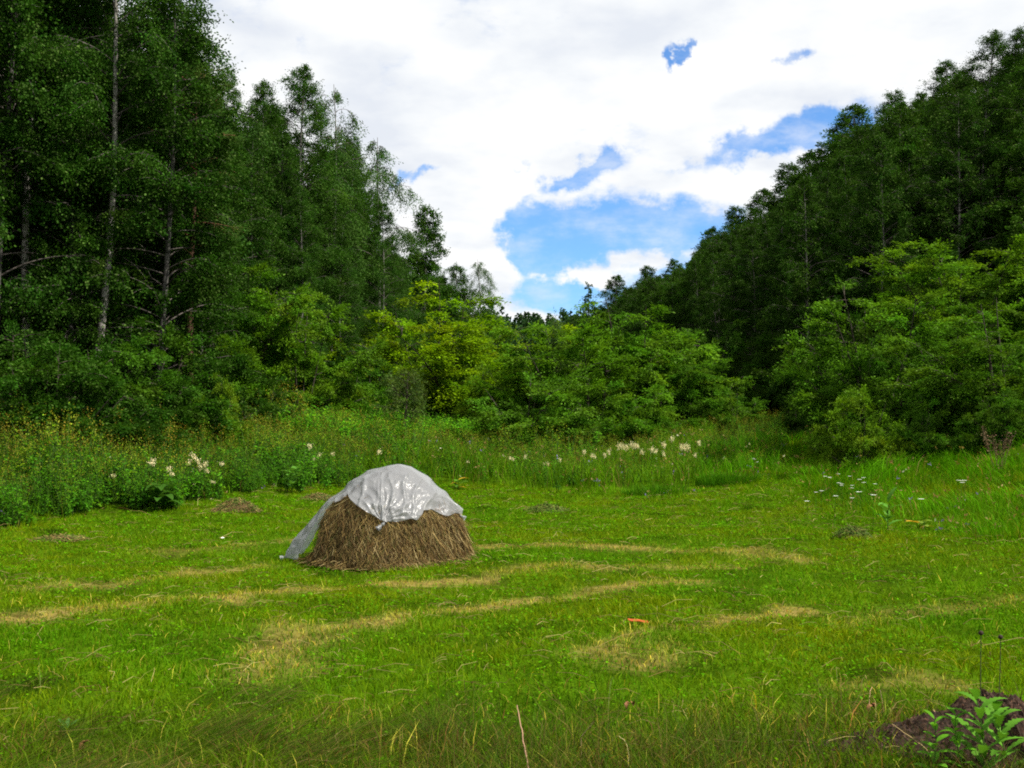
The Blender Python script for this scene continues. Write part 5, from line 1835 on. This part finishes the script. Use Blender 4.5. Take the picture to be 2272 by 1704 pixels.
def mound():
    c = MC
    nt, nz = 160, 60
    a = np.linspace(0, 2 * np.pi, nt, endpoint=False)
    s = np.linspace(0, 1, nz)
    A, Sg = np.meshgrid(a, s)
    W1, W2 = Waves(91, 0.06, 0.25, 24), Waves(92, 0.02, 0.06, 24)
    rr = (1 - Sg) ** 0.75
    ex = np.where(np.cos(A) < 0, 0.60 + 0.25 * np.cos(A) ** 2, 0.40)                   # a long low tail to the left
    x = ex * rr * np.cos(A) * (1 + 0.10 * np.sin(3 * A)) + 0.10
    y = 0.42 * rr * np.sin(A)
    pk = np.where(np.cos(A) < 0, (1 - rr) ** 1.15, 1 - rr ** 2)
    z = 0.275 * pk + (0.016 * W1(x, y) + 0.008 * W2(x, y)) * np.clip(1 - rr + 0.1, 0, 1) ** 0.5 - 0.03 * (Sg == 0)
    i = np.arange(nz - 1)[:, None]; j = np.arange(nt)[None]
    q = np.stack([i * nt + j, i * nt + (j + 1) % nt, (i + 1) * nt + (j + 1) % nt, (i + 1) * nt + j], -1).reshape(-1, 4)
    g = Geo()
    r = np.random.default_rng(93)
    g.add(np.stack([x, y, z], -1).reshape(-1, 3), q=q, qc=vary(r, (0.034, 0.019, 0.012), len(q), 0.35, 0.08))
    # crumbs and root threads on it
    n = 1600
    k = r.integers(0, nz - 2, n) * nt + r.integers(0, nt, n)
    p = np.stack([x, y, z], -1).reshape(-1, 3)[k]
    leaves(g, p + np.array([0, 0, 0.002]), rnd_unit(r, n), rnd_unit(r, n) + np.array([0, 0, 0.6]), r.uniform(0.006, 0.022, n), r.uniform(0.005, 0.014, n), vary(r, (0.075, 0.038, 0.022), n, 0.5, 0.1))
    m = matte_mat('soil', noise=0.4, scale=60, bump=0.006)
    tag(link('soil_mound', g.mesh('soil_mound', m, False), None, tuple(c)), 'dark reddish-brown mound of bare soil at the lower right corner', 'soil mound')


mound()


def curled_leaf(px, py, label, seed, L=0.07):
    c = ground_at(px, py)
    g = Geo()
    r = np.random.default_rng(seed)
    for k in range(3):
        strip_leaf(g, (0.012 * k, 0.01 * k, 0.07), r.uniform(0, 6.28), L, L * 0.5, 0.5, 2.4, np.array((0.20, 0.085, 0.035)) * r.uniform(0.7, 1.2), jag=0.12, fold=0.8)
    tag(link('dead_leaf', g.mesh('dead_leaf', M_straw, True), None, tuple(c)), label, 'dead leaf')


curled_leaf(874, 719, 'curled red-brown dead leaf below the curved tan stalk', 95)
curled_leaf(83, 757, 'curled red-brown dead leaf in the lodged grass at the lower left', 96, 0.05)
curled_leaf(628, 716, 'dark curled dead leaf above the bent stalks', 97, 0.05)


def orange_strip():
    c = ground_at(638, 627)
    L = 19.5 * c[1] / FPX
    n = 15
    t = np.linspace(-1, 1, n)
    w = 0.026 * (1 - 0.28 * np.exp(-(t / 0.25) ** 2)) * np.sqrt(np.clip(1 - (np.abs(t) * 0.97) ** 6, 0.05, 1))
    x = t * L / 2
    z = 0.050 - 0.006 * t + 0.003 * np.cos(t * 5)
    V = []
    for dz in (0.0, 0.005):
        for sg in (-1, 1):
            V.append(np.stack([x, sg * w - 0.02 * t, z + dz + 0.004 * sg], 1))
    V = np.concatenate(V)
    i = np.arange(n - 1)
    f = lambda a, b: np.stack([a * n + i, a * n + i + 1, b * n + i + 1, b * n + i], 1)
    q = np.concatenate([f(0, 1), f(3, 2), f(2, 0), f(1, 3)])
    caps = np.array([[0, n, 3 * n, 2 * n], [n - 1, 3 * n - 1, 4 * n - 1, 2 * n - 1]])
    g = Geo()
    g.add(V, q=np.concatenate([q, caps]), qc=(0.36, 0.065, 0.008))
    tag(link('orange_strip', g.mesh('orange_strip', matte_mat('orange_paint', rough=0.6, noise=0.15, scale=40)), None, tuple(c)), 'flat orange strip lying on the mown grass', 'strip')


orange_strip()


def scrap(px, py, s, label, seed):
    c = ground_at(px, py)
    r = np.random.default_rng(seed)
    n = 8
    u, v = np.meshgrid(np.linspace(-1, 1, n), np.linspace(-1, 1, n))
    V = np.stack([u * s + 0.2 * s * np.sin(3 * v), v * s * 0.7, 0.05 + s * 0.45 * (np.sin(2.5 * u + 1) * np.cos(2 * v) + 1)], -1)
    i = np.arange(n - 1)[:, None] * n + np.arange(n - 1)[None]
    q = np.stack([i, i + 1, i + n + 1, i + n], -1).reshape(-1, 4)
    g = Geo()
    g.add(V.reshape(-1, 3), q=q, qc=(0.72, 0.68, 0.64))
    tag(link('white_scrap', g.mesh('white_scrap', M_straw, True), None, tuple(c)), label, 'scrap')


scrap(222, 542, 0.028, 'tiny crumpled white scrap on the mown grass left of the haystack', 98)


def dried_dock():
    c = ground_at(999, 470)
    o = empty('dried_dock_plant', tuple(c))
    tag(o, 'clump of brown dried dock stalks at the right edge before the shrubs', 'plant')
    r = np.random.default_rng(99)
    st, sd = Geo(), Geo()
    for k in range(8):
        a = r.uniform(0, 6.28); h = r.uniform(0.55, 0.95)
        t = np.linspace(0, 1, 5)
        P = np.stack([np.cos(a) * (0.08 + 0.22 * t), np.sin(a) * (0.08 + 0.2 * t), h * t - 0.02], 1)
        tubes(st, P[None], np.linspace(0.008, 0.004, 5)[None], 4, (0.13, 0.08, 0.045))
        n = 90
        u = r.uniform(0.45, 1.0, n)
        q = np.stack([np.interp(u, t, P[:, i]) for i in range(3)], 1) + r.normal(0, 0.03, (n, 3))
        leaves(sd, q, rnd_unit(r, n), rnd_unit(r, n), 0.035, 0.02, vary(r, (0.11, 0.070, 0.030), n, 0.35, 0.1))
    link('stem', st.mesh('stem', M_straw), o)
    link('seed_head', sd.mesh('seed_head', M_straw), o)


dried_dock()
